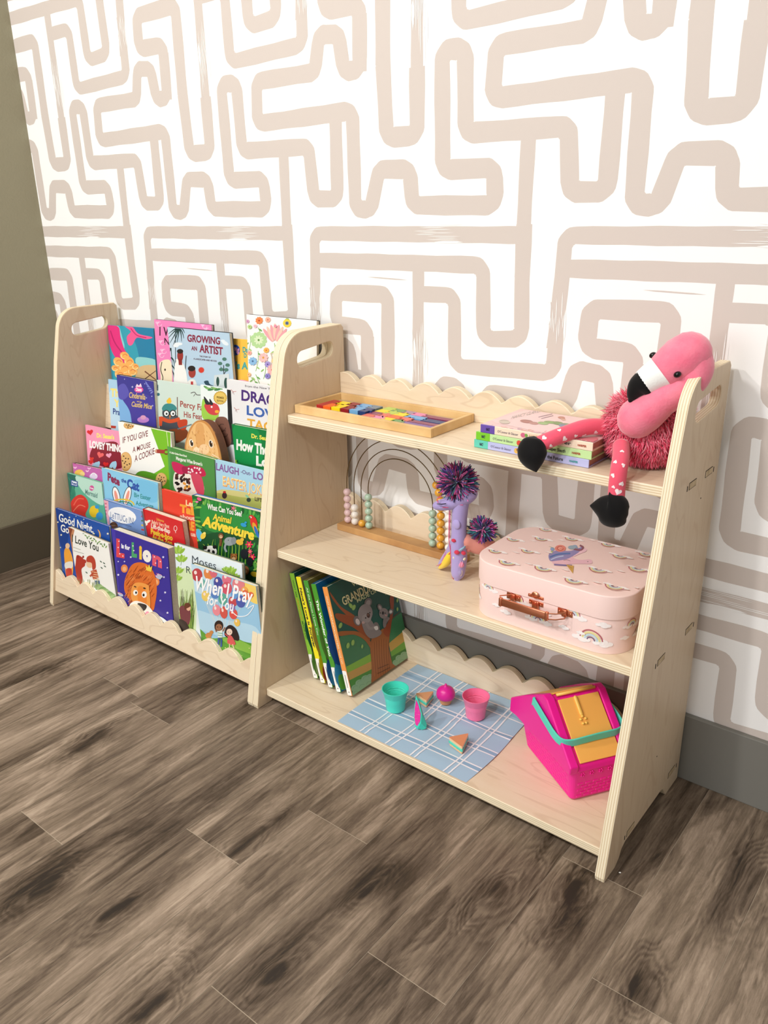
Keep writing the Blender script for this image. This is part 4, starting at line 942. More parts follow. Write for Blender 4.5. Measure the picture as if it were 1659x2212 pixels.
display_book(0, .026, (200,468), .190, .010, '#fbfaf4', 'white book lettered I Love You showing a child facing a red squirrel', art_love, v2, -1, back='#5d5a50')
def art_lion(A, w, h):
    A.poly([(465,470),(840,600),(880,1120),(500,980)], '#3b2f96'); A.poly([(470,478),(500,488),(530,980),(500,980)], '#473aa8')
    for x, y, s in ((520,775,9),(600,662,8),(808,662,9),(820,888,9),(835,1018,9),(540,640,6),(812,790,8),(520,690,6),(790,940,8),(560,690,6),(700,660,6),(834,730,6)): A.star(x, y, s, '#e9e4f6')
    A.text('L', (508,652), (560,662), 104, '#e2474d', .06); A.text('is for', (540,602), (596,618), 28, '#f4f2f8', .05)
    A.text('L', (606,655), (640,660), 84, '#4aa56b', .06); A.text('i', (654,668), (672,672), 80, '#f2c23c', .06); A.text('o', (676,676), (732,690), 84, '#f3eee6', .09); A.text('n', (738,706), (800,728), 86, '#e0566a', .06)
    for x, y in ((525,560),(520,600),(530,640),(550,655),(760,700),(752,660),(790,690),(620,620),(615,590)): A.ell(x, y, 4, 4, '#fbe9ea')
    # mane, face
    A.ell(560,735,22,26,'#e8894a'); A.ell(560,737,12,15,'#f3b27f'); A.ell(765,820,20,26,'#e8894a'); A.ell(765,822,11,15,'#f3b27f')
    A.poly([(580,760),(610,710),(660,695),(715,715),(752,770),(768,860),(758,950),(735,1010),(640,990),(590,930),(562,880),(560,820)], '#dd6f2c', True)
    rf = random.Random(6)
    for k in range(120):
        t = rf.random()*6.28; rr = .45+.5*rf.random(); x = 664+98*rr*math.cos(t); y = 850+145*rr*math.sin(t); A.line([(x,y),(x-16,y+20)], 3, rf.choice(['#a8481a','#f19a55','#b9531f']), False)
    A.poly([(620,835),(660,822),(715,840),(722,870),(730,960),(715,990),(640,970),(610,930),(605,880)], '#f2a04b', True); A.poly([(650,855),(690,860),(705,960),(655,955)], '#ee8a34', True)
    A.ell(634,888,15,18,'#fbf7ef'); A.ell(690,900,16,21,'#fbf7ef'); A.ell(638,888,6,8,'#1b1b1b'); A.ell(686,903,7,9,'#1b1b1b'); A.ell(632,850,9,4,'#3a2118',20); A.ell(692,860,9,5,'#3a2118',20)
    A.poly([(605,955),(640,940),(700,960),(740,1000),(745,1030),(700,1040),(640,1000),(600,975)], '#f8f3ea', True); A.poly([(650,955),(700,965),(705,985),(685,1005),(655,985)], '#221a1c', True); A.ell(710,1020,13,13,'#f39ab4'); A.poly([(715,1030),(735,1022),(738,1034),(722,1042)], '#e0485e', True)
    A.poly([(704,745),(700,712),(714,728),(722,706),(730,728),(742,716),(736,755)], '#f2cd4a')
    for x, y in ((782,790),(540,900),(792,780)): A.ell(x, y, 18, 10, '#b9c0d8', 30); A.ell(x-12, y-8, 7, 7, '#c9cfe2'); A.line([(x+10,y-4),(x-26,y-16)], 3, '#e05a8a')
    A.line([(750,1035),(800,1055),(838,1085)], 20, '#e7eef2')
display_book(0, .014, (475,480), .238, .026, '#3b2f96', 'purple board book lettered L is for Lion with an orange maned lion', art_lion, v2, .6, name='board_book', back='#2c3446')
def art_moses(A, w, h):
    A.poly([(870,565),(1320,700),(1340,1300),(900,1180)], '#e2ecf0'); A.poly([(870,800),(1000,760),(1010,1180),(890,1140)], '#d5e6b8', True)
    A.text('Moses', (992,700), (1146,742), 50, '#3b4550', .0); A.text('R', (955,762), (985,770), 44, '#3b4550', .0)
    for cx, cy, s in ((905,610,1.1),(925,665,1.0),(905,740,.9),(900,790,.8),(1240,740,1.0),(1262,780,1.0),(1210,735,.7)):
        for k in range(5): A.ell(cx+(k-2)*11*s, cy-abs(k-2)*-6*s, 9*s, 22*s, ['#8fb93f','#a9cc5a'][k%2], (k-2)*22)
        A.line([(cx,cy+20),(cx-4,cy+50*s)], 3, '#6f9a3a')
    rf = random.Random(1)
    for k in range(60):
        x = 885+rf.random()*110; y = 1180; A.line([(x,y),(x+rf.random()*16,y-120),(x+rf.random()*40-10,y-200-rf.random()*120)], 5, rf.choice(['#7da63a','#5f8a34','#4a7030','#a8c35c','#5a4a3a']), taper=True)
    A.poly([(915,985),(950,975),(985,1010),(975,1090),(930,1080)], '#7a3f44', True); A.ell(972,985,14,20,'#e2b08e'); A.poly([(948,960),(975,955),(985,975),(960,990),(948,1000)], '#6a3a28', True)
    A.poly([(900,1060),(960,1080),(980,1160),(920,1150)], '#3a2c28', True)
display_book(0, .008, (878,572), .246, .010, '#e2ecf0', 'pale book lettered Moses with ginkgo leaves, behind the balloon book', art_moses, v2, 2, back='#5a6a60')
def art_pray(A, w, h):
    A.poly([(975,695),(1440,850),(1440,1460),(1000,1300)], '#9ccbe8'); A.poly([(975,695),(1100,735),(1120,900),(990,860)], '#c6e2f1', True); A.poly([(1300,800),(1440,840),(1440,960),(1350,930)], '#f6d36a', True); A.poly([(1010,1000),(1200,1060),(1400,1110),(1400,1220),(1010,1110)], '#b9ddf0', True)
    A.poly([(985,1110),(1040,1120),(1120,1180),(1240,1170),(1320,1200),(1420,1250),(1420,1460),(990,1300)], '#5e9f35', True); A.poly([(985,1150),(1100,1200),(1250,1290),(1420,1330),(1420,1460),(990,1300)], '#4b8a2e', True); A.poly([(1180,1180),(1300,1195),(1410,1260),(1400,1290),(1260,1240)], '#8cc04a', True)
    B = [(1025,775,34,42,'#c0464a'),(1100,765,32,42,'#e38a4a'),(1160,825,28,38,'#4a4f9e'),(1215,800,30,40,'#e0758a'),(1130,760,24,34,'#d96a78'),(1290,835,40,48,'#e2848a'),(1215,860,34,40,'#d4576a'),(1140,890,30,38,'#5a86c8'),(1080,910,26,34,'#f0cf6a'),(1190,930,28,38,'#5fae9a'),(1255,945,28,34,'#c84b52'),(1305,945,30,40,'#4f5fae'),(1150,1000,26,36,'#ef8f9a'),(1196,1015,24,40,'#d85a4e'),(1258,1025,26,34,'#e2554a'),(1248,985,20,26,'#8a6fb8'),(1282,1080,19,25,'#efc35a'),(1060,830,22,30,'#6fb4a8'),(1330,880,22,30,'#f2ae56'),(1265,900,22,30,'#6a9fd8'),(1345,900,36,36,'#e2603f')]
    for x, y, rx, ry, c in B[:-1]: A.line([(x,y+ry),(1200+(x-1200)*.25,1140)], 1.6, '#e9e6da', False)
    for x, y, rx, ry, c in B[:-1]:
        A.ell(x, y, rx, ry, c, -8); A.ell(x-rx*.3, y-ry*.35, rx*.28, ry*.3, '#f7e3dc', -8)
    A.heart(1348, 905, 38, '#e2683f', 20); A.ell(1335,890,8,6,'#f6c3a8')
    A.text('When I Pray', (1018,872), (1384,960), 92, '#ffffff', .02, .25); A.text('for You', (1090,960), (1262,1010), 66, '#ffffff', .02, .25); A.line([(1250,1010),(1290,1040),(1350,1030),(1390,970),(1350,990)], 5, '#ffffff')
    # dog, boy, girl
    A.ell(1100,1160,22,16,'#cf8a4a',-20); A.ell(1118,1142,12,12,'#cf8a4a'); A.line([(1092,1170),(1088,1192)], 7, '#cf8a4a'); A.line([(1112,1172),(1112,1192)], 7, '#cf8a4a')
    A.line([(1150,1140),(1140,1110)], 8, '#9a6848'); A.line([(1190,1135),(1205,1110)], 8, '#9a6848'); A.line([(1172,1130),(1174,1175)], 30, '#e9efe6'); A.line([(1158,1145),(1188,1150)], 5, '#6fb89a', False); A.line([(1158,1160),(1188,1165)], 5, '#6fb89a', False)
    A.line([(1166,1178),(1160,1225)], 12, '#3a5a9a'); A.line([(1182,1180),(1180,1235)], 12, '#3a5a9a'); A.ell(1165,1100,28,34,'#2d1f1a'); A.ell(1166,1110,21,22,'#a06c4c'); A.ell(1158,1108,3,4,'#1b1b1b'); A.ell(1176,1110,3,4,'#1b1b1b')
    A.poly([(1210,1115),(1240,1095),(1275,1120),(1295,1170),(1290,1195),(1265,1190),(1205,1165)], '#2b1c1c', True); A.ell(1233,1140,19,21,'#f4d6c2'); A.ell(1226,1140,2,3,'#1b1b1b'); A.ell(1240,1142,2,3,'#1b1b1b')
    A.poly([(1228,1165),(1250,1168),(1272,1220),(1222,1212)], '#e2605c', True); A.line([(1234,1215),(1234,1245)], 6, '#f1cdb6'); A.line([(1254,1218),(1262,1245)], 6, '#f1cdb6'); A.line([(1226,1170),(1205,1150)], 6, '#e2605c')
    rf = random.Random(12)
    for k in range(30): A.ell(1030+rf.random()*350, 1230+rf.random()*120, 4, 3, rf.choice(['#a9cf6a','#f0e8a0','#3d7a2a']))
display_book(0, .026, (985,705), .226, .012, '#9ccbe8', 'light blue book lettered When I Pray for You, balloons on its cover', art_pray, v2, 1.5, back='#3a4a3a')
# ================================================================== things on the open shelf
WHITE = '#ffffff'
# ---- five hardbacks leaning at the left of the bottom shelf ------------
vF = view(610, 1220, 0.1808)
LEAN = [  # bottom left x, front y, dx over height, thickness, spine, cover, title, label
 (.2088, -.2355, -.060, .0145, '#86bf3a', '#14504a', [('WHAT ARE', .06, .22, '#2f5a2a'), ('GRANDSONS', .23, .44, '#e8a43a'), ('MADE OF?', .45, .62, '#2f5a2a')], 'light green hardback spine at the far left of the leaning row'),
 (.2363, -.2405, -.062, .0150, '#f3e526', '#8a8266', [("Nana's Love Is Forever", .10, .66, '#1f1f3a')], "yellow hardback lettered Nana's Love Is Forever, leaning on the bottom shelf"),
 (.2640, -.2440, -.063, .0145, '#4a9a35', '#7a7434', [('All the Places I Love You', .06, .50, '#e8f0d8')], 'green hardback lettered All the Places I Love You, third of the leaning row'),
 (.2915, -.2470, -.064, .0145, '#4a9a2c', '#1568a0', [('The Wonder of You', .14, .66, '#ffffff')], 'green hardback lettered The Wonder of You, with a blue cover'),
 (.3215, -.2430, -.063, .0145, '#f09a4c', '#14554a', [('WHAT ARE', .08, .22, '#fae6c4'), ('GRANDDAUGHTERS', .22, .56, '#fdf0d0'), ('MADE OF?', .57, .70, '#fae6c4')], 'hardback with two koalas in a tree on its green cover'),
]
def koala_art(A):
    A.poly([(545,285),(800,170),(1300,20),(1480,400),(1610,1130),(850,1600)], '#1b5a4c')
    A.poly([(560,300),(900,120),(1300,60),(1400,380),(1200,520),(800,520)], '#17503f'[:7], True)
    A.poly([(700,850),(1000,900),(1060,1300),(800,1330),(740,1100)], '#4a8a54', True); A.poly([(1280,700),(1480,560),(1560,800),(1300,950)], '#3d8453', True)
    A.poly([(690,860),(960,840),(1050,1100),(790,1230)], '#3f7d52', True)
    A.poly([(760,1220),(1060,1060),(1080,1180),(790,1340)], '#86b83c'); A.poly([(780,1290),(1070,1150),(1070,1260),(800,1380)], '#c99b4c'); A.poly([(800,1380),(1080,1240),(1080,1330),(820,1460)], '#4d8f32')
    A.poly([(1270,940),(1520,740),(1550,850),(1290,1040)], '#c9a14a'); A.poly([(1290,1040),(1550,850),(1570,960),(1310,1130)], '#6da83a'); A.poly([(1300,1100),(1565,940),(1575,1000),(1310,1180)], '#3b7a2e')
    for x, y, r in ((1400,1120,50),(1460,1080,50),(1540,1040,44),(1570,1080,40),(1360,1170,44),(1430,1170,60),(1510,1130,60),(1590,1110,40),(930,1420,60),(1000,1370,60),(1050,1340,44),(880,1480,60),(960,1470,70),(1040,1430,60),(880,1540,50)):
        A.ell(x, y, r, r*.85, '#8fb489'); A.arc(x, y, r*.6, 3, '#5f8f6a', 180, 330)
    A.poly([(1065,870),(1200,760),(1280,820),(1270,1000),(1310,1180),(1370,1290),(1220,1380),(1070,1460),(1065,1200),(1045,980)], '#a4602c')
    A.poly([(560,320),(600,370),(700,500),(850,600),(960,720),(1000,800),(900,760),(800,640),(680,520),(590,400)], '#a0562a', True)
    A.poly([(640,580),(760,600),(880,640),(1000,800),(1050,900),(980,860),(860,760),(740,700),(640,640)], '#9a4f26', True)
    A.poly([(670,800),(800,790),(900,800),(980,850),(1060,930),(1060,1010),(980,900),(850,835),(680,850)], '#a4602c', True)
    A.poly([(1200,800),(1260,680),(1290,560),(1280,400),(1320,340),(1330,440),(1320,580),(1300,700),(1270,860)], '#9a4a26', True)
    A.line([(1310,640),(1380,580),(1460,530)], 8, '#8a4a2a', taper=True)
    for k in range(14):
        x = 1080 + k*14; A.line([(x+2, 880-abs(k-8)*-6),(x+6,1100),(x+rf_k(k),1330)], 3, '#7c4420' if k % 2 else '#c47a3e')
    A.text('WHAT ARE', (838,262), (1150,120), 46, '#cfd6a0', .02, up=(-.35,-1)); A.text('GRANDDAUGHTERS', (730,488), (1400,128), 92, '#e2d9a0', .02, up=(-.35,-1)); A.text('MADE OF?', (893,452), (1150,314), 42, '#cfd6a0', .02, up=(-.35,-1))
    for x, y, a in ((815,490,-35),(850,510,20),(690,725,20),(780,965,10),(838,930,10),(950,975,15),(1370,425,10),(1415,470,15),(1370,530,0),(1230,335,-40)): A.ell(x, y, 20 if x<900 else 12, 36 if x<900 else 22, '#8fb85a', a); A.line([(x,y-26),(x,y+26)], 3, '#c8d88a', False)
    G = '#8c8480'
    # grown koala
    A.poly([(950,680),(1040,650),(1110,740),(1180,800),(1150,850),(1060,880),(1000,840),(960,760)], G, True); A.poly([(1090,700),(1130,690),(1160,760),(1120,780)], '#7a726e', True); A.line([(1000,700),(1040,760),(1110,740)], 34, '#9a918c'); A.poly([(1090,745),(1130,730),(1140,770),(1110,780)], '#e9e4dc', True)
    A.ell(890,670,44,62,'#776f6b',-20); A.ell(895,680,24,38,'#d9cfc8',-20); A.ell(1020,450,44,56,'#776f6b',20); A.ell(1022,455,26,36,'#a59c98',20)
    A.ell(985,580,88,112,'#948b87',8); A.ell(1000,640,56,52,'#a29995'); A.ell(1022,605,20,30,'#4a2c20',-10); A.ell(1018,598,7,10,'#8d6a58'); A.ell(990,635,8,10,'#1c1c1c'); A.ell(1040,572,7,9,'#1c1c1c'); A.ell(960,690,20,16,'#c4a49c')
    # young koala
    A.poly([(1205,640),(1245,620),(1275,640),(1240,700),(1230,740),(1205,750),(1195,700)], '#857c79', True); A.line([(1240,665),(1275,640)], 14, '#948b87')
    A.ell(1160,510,28,44,'#776f6b',-25); A.ell(1162,512,15,28,'#b3a9a4',-25); A.ell(1290,560,30,36,'#776f6b',30); A.ell(1290,562,17,20,'#e4dcd6',30); A.ell(1205,580,56,64,'#948b87'); A.ell(1196,576,13,20,'#1d1a1c'); A.ell(1164,575,6,8,'#1c1c1c'); A.ell(1222,578,6,8,'#1c1c1c'); A.ell(1232,604,12,9,'#d8a09a')
    A.line([(1135,1240),(1180,1222),(1265,1186)], 6, '#5a3820', False); A.line([(1130,1300),(1200,1268),(1282,1226)], 6, '#5a3820', False)
def rf_k(k): return 20 + (k * 7) % 13
for i, (bx, by, dx, th, sc, cc, tt, lab) in enumerate(LEAN):
    H_ = 0.263; ang = math.asin(dx / H_)
    eu = Vector((math.sin(ang), 0, math.cos(ang))); eo = Vector((math.cos(ang), 0, -math.sin(ang)))   # up, outward (right)
    W_ = 0.222 if i == 4 else 0.215 - 0.004 * (i % 2)
    zb = ZB + 0.0004
    # lowest edge is the right bottom corner when leaning left
    o = Vector((bx, by, zb + th * abs(math.sin(ang)))); ey = Vector((0, 1, 0))
    # local x = thickness (outward), y = depth, z = height
    M = Matrix(((eo.x, 0, eu.x, o.x), (0, 1, 0, o.y), (eo.z, 0, eu.z, o.z), (0, 0, 0, 1)))
    M = Matrix(((eo.x, 0.0, eu.x, o.x), (0.0, 1.0, 0.0, o.y), (eo.z, 0.0, eu.z, o.z), (0, 0, 0, 1)))
    b = thing('hardback_book', label=lab, cat='book', group='hardbacks leaning on the bottom shelf', M=M)
    m = MB(); m.rbox((0, 0, 0), (th, .003, H_), .0010, sc); m.rbox((0, .001, 0), (.0025, W_, H_), .0006, cc); m.rbox((th - .0025, .001, 0), (th, W_, H_), .0006, cc)
    cov = m.build('cover', PRINT, b, local=True)
    m = MB(); m.box((.0025, .003, .003), (th - .0025, W_ - .003, H_ - .003)); m.build('page_block', PAGE, b, local=True)
    A = Art(lambda x, y, h: Vector((x, -h, y)), 0.0002)
    A.poly(rrect(.0008, .001, th - .0008, .062, .003), '#f7f6f2')
    A.line([(th * .48, .052), (th * .48, .020)], .0016, '#6a6a6a', False); A.poly([(th*.4,.008),(th*.6,.008),(th*.6,.0105),(th*.4,.0105)], '#222222')
    for s, a0, a1, c in tt:
        big = .0065 if i in (1, 3) else .0048
        A.text(s, (th * .5 - big / 2, H_ * (1 - a0)), (th * .5 - big / 2, H_ * (1 - a1)), big, c, .03 if i in (1, 3) else .01, up=(1, 0))
    A.mb.build('spine_print', PRINT, cov, local=True)
    if i < 4:
        A = Art(lambda x, y, h: Vector((th + h, x, y)), 0.0002)
        c2 = ['#6fae4a', '#f3e526', '#2f6fb0', '#3fa0d0'][i]
        A.poly([(.004, .004), (.09, .004), (.09, .05), (.004, .07)], c2, True); A.poly([(.004, .07), (.06, .06), (.09, .12), (.004, .15)], ['#2f7a5a', '#d8b84a', '#7fae4a', '#2f5fa8'][i], True)
        A.poly([(.004, .005), (.05, .005), (.03, .03), (.004, .04)], ['#b8d88a', '#c84a3a', '#4aa0c8', '#6fc04a'][i], True)
        A.mb.build('cover_art', PRINT, cov, local=True)
    else:
        I = M.inverted(); P0 = M @ Vector((th, 0, 0)); n = eo
        def fn(x, y, h):
            d = ray(*vF(x, y)); t = (P0 - CAM_LOC).dot(n) / d.dot(n); q = I @ (CAM_LOC + d * t)
            return Vector((th + h, min(max(q.y, .0015), W_ - .0005), min(max(q.z, .0005), H_ - .0005)))
        A = Art(fn); koala_art(A); A.mb.build('cover_art', PRINT, cov, local=True)

# ---- stack of three chapter books on the top shelf ----------------------
vG = view(1010, 860, 0.1989)
STK = [(.6128, .2275, -.1900, '#b9bce6', '#63c9b4', 'the Future', 'NANCY', 'lavender chapter book lowest of the stack under the plush leg', 'II'),
       (.6168, .2275, -.1905, '#c4e6a2', '#7cc92f', 'Super Sleuth', 'NANCY', 'light green chapter book in the middle of the stack', 'II'),
       (.6268, .2190, -.1915, '#f4dfc6', '#6a4fa8', 'mirer', 'NANCY', 'cream chapter book with pink cover, topmost of the stack', 'II')]
zc = ZT + .0004
for i, (bx, L_, by, col, cap, t1, t2, lab, nn) in enumerate(STK):
    t = .0150; D_ = .146
    b = thing('chapter_book', (bx + L_ / 2, by + D_ / 2, zc), label=lab, cat='book', group='chapter books stacked on the top shelf')
    m = MB(); x0, x1, y0, y1, z0, z1 = bx, bx + L_, by, by + D_, zc, zc + t
    top = '#eac6c4' if i == 2 else col
    m.rbox((x0, y0 + .001, z0), (x1, y1, z0 + .002), .0006, col); m.rbox((x0, y0 + .001, z1 - .002), (x1, y1, z1), .0006, top); m.rbox((x0, y0, z0), (x1, y0 + .0025, z1), .0010, col)
    m.rbox((x0 - .0002, y0 - .0003, z0), (x0 + .030, y0 + .0025, z1 + .0001), .0010, cap)
    cov = m.build('cover', PRINT, b)
    m = MB(); m.box((x0 + .003, y0 + .002, z0 + .002), (x1 - .003, y1 - .003, z1 - .002)); m.build('page_block', mat('reddish_pages', '#c89684', .8, noise=(220, '#a86f60', .6)), b)
    A = Art(lambda x, y, h: Vector((bx + x, by - h - .0003, z0 + y)), .0002)
    ink_ = '#5b5168'
    A.text('NANCY', (.012, .0050), (.020, .0050), .005, '#2c2248', .04, up=(0, 1))
    A.text("O'Connor & Glasser", (.036, .0052), (.078, .0052), .0042, ink_, .0, up=(0, 1))
    if i == 1: A.star(.090, .0075, .0058, '#d94a3a', 10, .7)
    elif i == 0: A.ell(.089, .0075, .0045, .0050, '#e0b45a'); A.ell(.092, .0095, .003, .003, '#8a5a3a')
    else: A.ell(.088, .0080, .0050, .0042, '#d86a8a'); A.ell(.094, .0085, .003, .003, '#7aa84a')
    A.text('NANCY CLANCY', (.100, .0035), (.144, .0035), .0078, ['#5a62b0', '#3f8a4a', '#c9a04a'][i], .0, up=(0, 1))
    A.text(t1, (.148 if i else .150, .0048), (.180, .0048), .0058, '#3a3a3a', .02, up=(0, 1))
    A.text('HARPER', (.192, .0055), (.208, .0055), .0035, ['#3f9a9a', '#b0503a', '#b0503a'][i], .04, up=(0, 1))
    A.mb.build('spine_print', PRINT, cov)
    if i == 2:
        I_ = lambda x, y, h: atz(*vG(x, y), z1 + h)
        A = Art(lambda x, y, h: (lambda p: Vector((min(max(p.x, x0 + .001), x1 - .001), min(max(p.y, y0 + .002), y1 - .001), z1 + h)))(I_(x, y, 0)), .0002)
        A.poly([(250,240),(640,130),(1500,240),(1470,520),(1300,500),(300,270)], '#ecccca')
        rf = random.Random(3)
        for k in range(26):
            x = 290 + k*36; y = 290 + (k*36)*.13 + rf.random()*30; A.arc(x, y, 20+rf.random()*16, 4, rf.choice(['#d98a94','#c9a2b8','#e0a890']), rf.random()*90, 200+rf.random()*100, 8)
        A.text('NANCY CLANCY', (470,230), (800,150), 60, '#b0a39a', .0, up=(.4,-.6)); A.line([(770,208),(920,174)], 6, '#9a7a88', False); A.line([(800,224),(930,192)], 6, '#9a7a88', False)
        for x, y, rx, ry, c in ((640,255,70,18,'#b0736a'),(720,275,50,14,'#c08a80'),(820,275,60,16,'#9fb87a'),(900,265,70,14,'#88a860'),(980,275,60,18,'#7f9a5a'),(1060,290,60,14,'#8fa07f'),(1130,295,50,12,'#9fb07a'),(1030,300,40,16,'#7f8fa8'),(400,260,60,22,'#cfc0b0'),(1020,215,40,12,'#c98a7a'),(1040,235,26,8,'#e8b8a0')): A.ell(x, y, rx, ry, c, 6); A.arc(x, y, rx*.8, 3, '#8a6a60', 200, 340, ry*.8)
        A.poly([(1150,440),(1400,430),(1380,500),(1160,470)], '#d9848c', True)
        for k in range(4): A.arc(1190+k*50, 460+k*8, 18, 4, '#f4e2c8', 0, 280, 10)
        A.mb.build('cover_art', PRINT, cov)
    zc += t + .0003

# ---- puzzle tray ---------------------------------------------------------
PINE = mat('pine_tray', '#e6c48c', .5, noise=(14, '#cfa468', .8))
tx0, tx1, ty0, ty1 = .1478, .5130, -.1868, -.0345
tr = thing('puzzle_tray', ((tx0 + tx1) / 2, (ty0 + ty1) / 2, ZT), label='shallow pine tray of colourful jigsaw blocks on the top shelf', cat='tray')
m = MB(); m.rbox((tx0 + .004, ty0 + .004, ZT + .0003), (tx1 - .004, ty1 - .004, ZT + .004), .0005); m.build('base', mat('tray_floor', '#c9b48c', .6), tr)
for a, b_ in (((tx0, ty0, ZT + .0003), (tx1, ty0 + .0085, ZT + .0185)), ((tx0, ty1 - .0085, ZT + .0003), (tx1, ty1, ZT + .0185)), ((tx0, ty0 + .0085, ZT + .0003), (tx0 + .0085, ty1 - .0085, ZT + .0185)), ((tx1 - .0085, ty0 + .0085, ZT + .0003), (tx1, ty1 - .0085, ZT + .0185))):
    m = MB(); m.rbox(a, b_, .0012); m.build('side', PINE, tr)
def jig(x0, y0, x1, y1, col, h, kn):
    """block with a knob on its right and on its back edge, and matching notches"""
    r = min(x1 - x0, y1 - y0) * .17; g = .0004
    x0 += g; y0 += g; x1 -= g; y1 -= g; cx, cy = (x0 + x1) / 2, (y0 + y1) / 2
    out = [(x0, y0)]
    def arc_(px, py, a0, a1): return [(px + r * math.cos(math.radians(a0 + (a1 - a0) * k / 8)), py + r * math.sin(math.radians(a0 + (a1 - a0) * k / 8))) for k in range(9)]
    if kn & 4: out += [(cx - r * .5, y0)] + arc_(cx, y0 + .7 * r, 210, -30) + [(cx + r * .5, y0)]
    out += [(x1, y0)]
    if kn & 1: out += [(x1, cy - r * .5)] + arc_(x1 + .7 * r, cy, -120, 120) + [(x1, cy + r * .5)]
    out += [(x1, y1)]
    if kn & 8: out += [(cx + r * .5, y1)] + arc_(cx, y1 + .7 * r, -60, 240) + [(cx - r * .5, y1)]
    out += [(x0, y1)]
    if kn & 2: out += [(x0, cy + r * .5)] + arc_(x0 + .7 * r, cy, 120, -120) + [(x0, cy - r * .5)]
    m = MB(); m.prism(out, ZT + .0043, ZT + .0043 + h, lambda x, y, z: (x, y, z), col)
    return m.build('puzzle_piece', PLAST)
HC = {'red': '#b3282a', 'orange': '#ee6a28', 'yellow': '#f6d81c', 'dark red': '#8e1422', 'light blue': '#6fa9da', 'navy blue': '#1c3a74', 'coral': '#e06a58', 'green': '#6d9a5a', 'lime': '#b7cc55', 'purple': '#7c5a9c', 'pink': '#e884b0', 'grey blue': '#6d7f92', 'plum': '#8c3f5f', 'mauve': '#a88aa4'}
PCS = [
 (.186, -.158, .205, -.128, 'red', 0), (.205, -.158, .227, -.128, 'orange', 1), (.227, -.156, .252, -.122, 'yellow', 2), (.252, -.154, .275, -.121, 'dark red', 3), (.275, -.152, .299, -.119, 'light blue', 2), (.299, -.150, .318, -.117, 'navy blue', 3),
 (.186, -.128, .212, -.100, 'red', 0), (.212, -.128, .238, -.100, 'yellow', 3), (.238, -.122, .264, -.094, 'dark red', 2), (.264, -.120, .292, -.092, 'light blue', 3), (.292, -.117, .318, -.090, 'grey blue', 2),
 (.320, -.170, .345, -.146, 'coral', 1), (.345, -.172, .372, -.148, 'pink', 3), (.372, -.172, .398, -.148, 'yellow', 2), (.398, -.172, .424, -.150, 'green', 3), (.424, -.172, .502, -.153, 'purple', 2),
 (.320, -.146, .345, -.122, 'plum', 1), (.345, -.148, .370, -.124, 'coral', 3), (.370, -.148, .400, -.124, 'orange', 2), (.400, -.150, .428, -.126, 'coral', 3), (.428, -.151, .500, -.134, 'plum', 2),
 (.320, -.122, .345, -.098, 'yellow', 1), (.345, -.124, .370, -.100, 'lime', 3), (.370, -.124, .398, -.100, 'yellow', 2), (.400, -.125, .446, -.104, 'light blue', 3), (.446, -.131, .500, -.110, 'navy blue', 2),
 (.320, -.098, .345, -.074, 'lime', 1), (.345, -.100, .372, -.076, 'green', 3), (.372, -.100, .400, -.078, 'mauve', 2), (.400, -.102, .428, -.080, 'pink', 3), (.428, -.102, .500, -.084, 'plum', 2)]
ROWN = {0: 'front block row', 6: 'back block row', 11: 'front row of flat pieces', 16: 'second row of flat pieces', 21: 'third row of flat pieces', 26: 'back row of flat pieces'}
names_seen = {}
for i, (a, b_, c, d, col, kn) in enumerate(PCS):
    rows = [k for k in ROWN if k <= i]; r0 = max(rows); j = i - r0
    k2 = kn | (8 if (i in (1, 3, 12, 14, 17, 19, 22, 23)) else 0) | (4 if (i in (7, 9, 17, 19, 22, 24, 27, 28)) else 0)
    o = jig(a, b_, c, d, HC[col], .0135 if i < 11 else .0100, k2)
    kn_dummy = kn; ordw = ['first', 'second', 'third', 'fourth', 'fifth', 'sixth'][j]
    tag(o, col + ' puzzle piece, ' + ordw + ' from the left in the ' + ROWN[r0], 'puzzle piece', 'puzzle pieces in the pine tray')

# ---- bead arch abacus ----------------------------------------------------
ab = thing('bead_abacus', (.350, -.0785, ZM), label='wooden bead rainbow abacus with four brass arches on the middle shelf', cat='toy')
m = MB(); m.rbox((.176, -.0965, ZM + .0003), (.527, -.0605, ZM + .0165), .0015); m.build('base', mat('walnut_base', '#c99b63', .45, noise=(12, '#a8794a', .9)), ab)
BRASS = mat('antique_brass', '#6e5a3a', .35, metal=.9)
BC = {'g': '#a9c1ab', 'o': '#e2a334', 'w': '#f3ece4', 'p': '#e3c2c2'}
BM = {k: mat('bead_' + n, BC[k], .25, coat=.4) for k, n in (('g', 'sage'), ('o', 'mustard'), ('w', 'cream'), ('p', 'blush'))}
CX, CZ, AY = .3505, .480, -.0785
def arch_pt(r, s):
    """point at path length s from the left foot"""
    z0 = ZM + .0165; leg = CZ - z0
    if s < leg: return Vector((CX - r, AY, z0 + s)), Vector((0, 0, 1))
    a = (s - leg) / r
    if a < math.pi: return Vector((CX - r * math.cos(a), AY, CZ + r * math.sin(a))), Vector((math.sin(a), 0, math.cos(a)))
    return Vector((CX + r, AY, CZ - (s - leg - math.pi * r))), Vector((0, 0, -1))
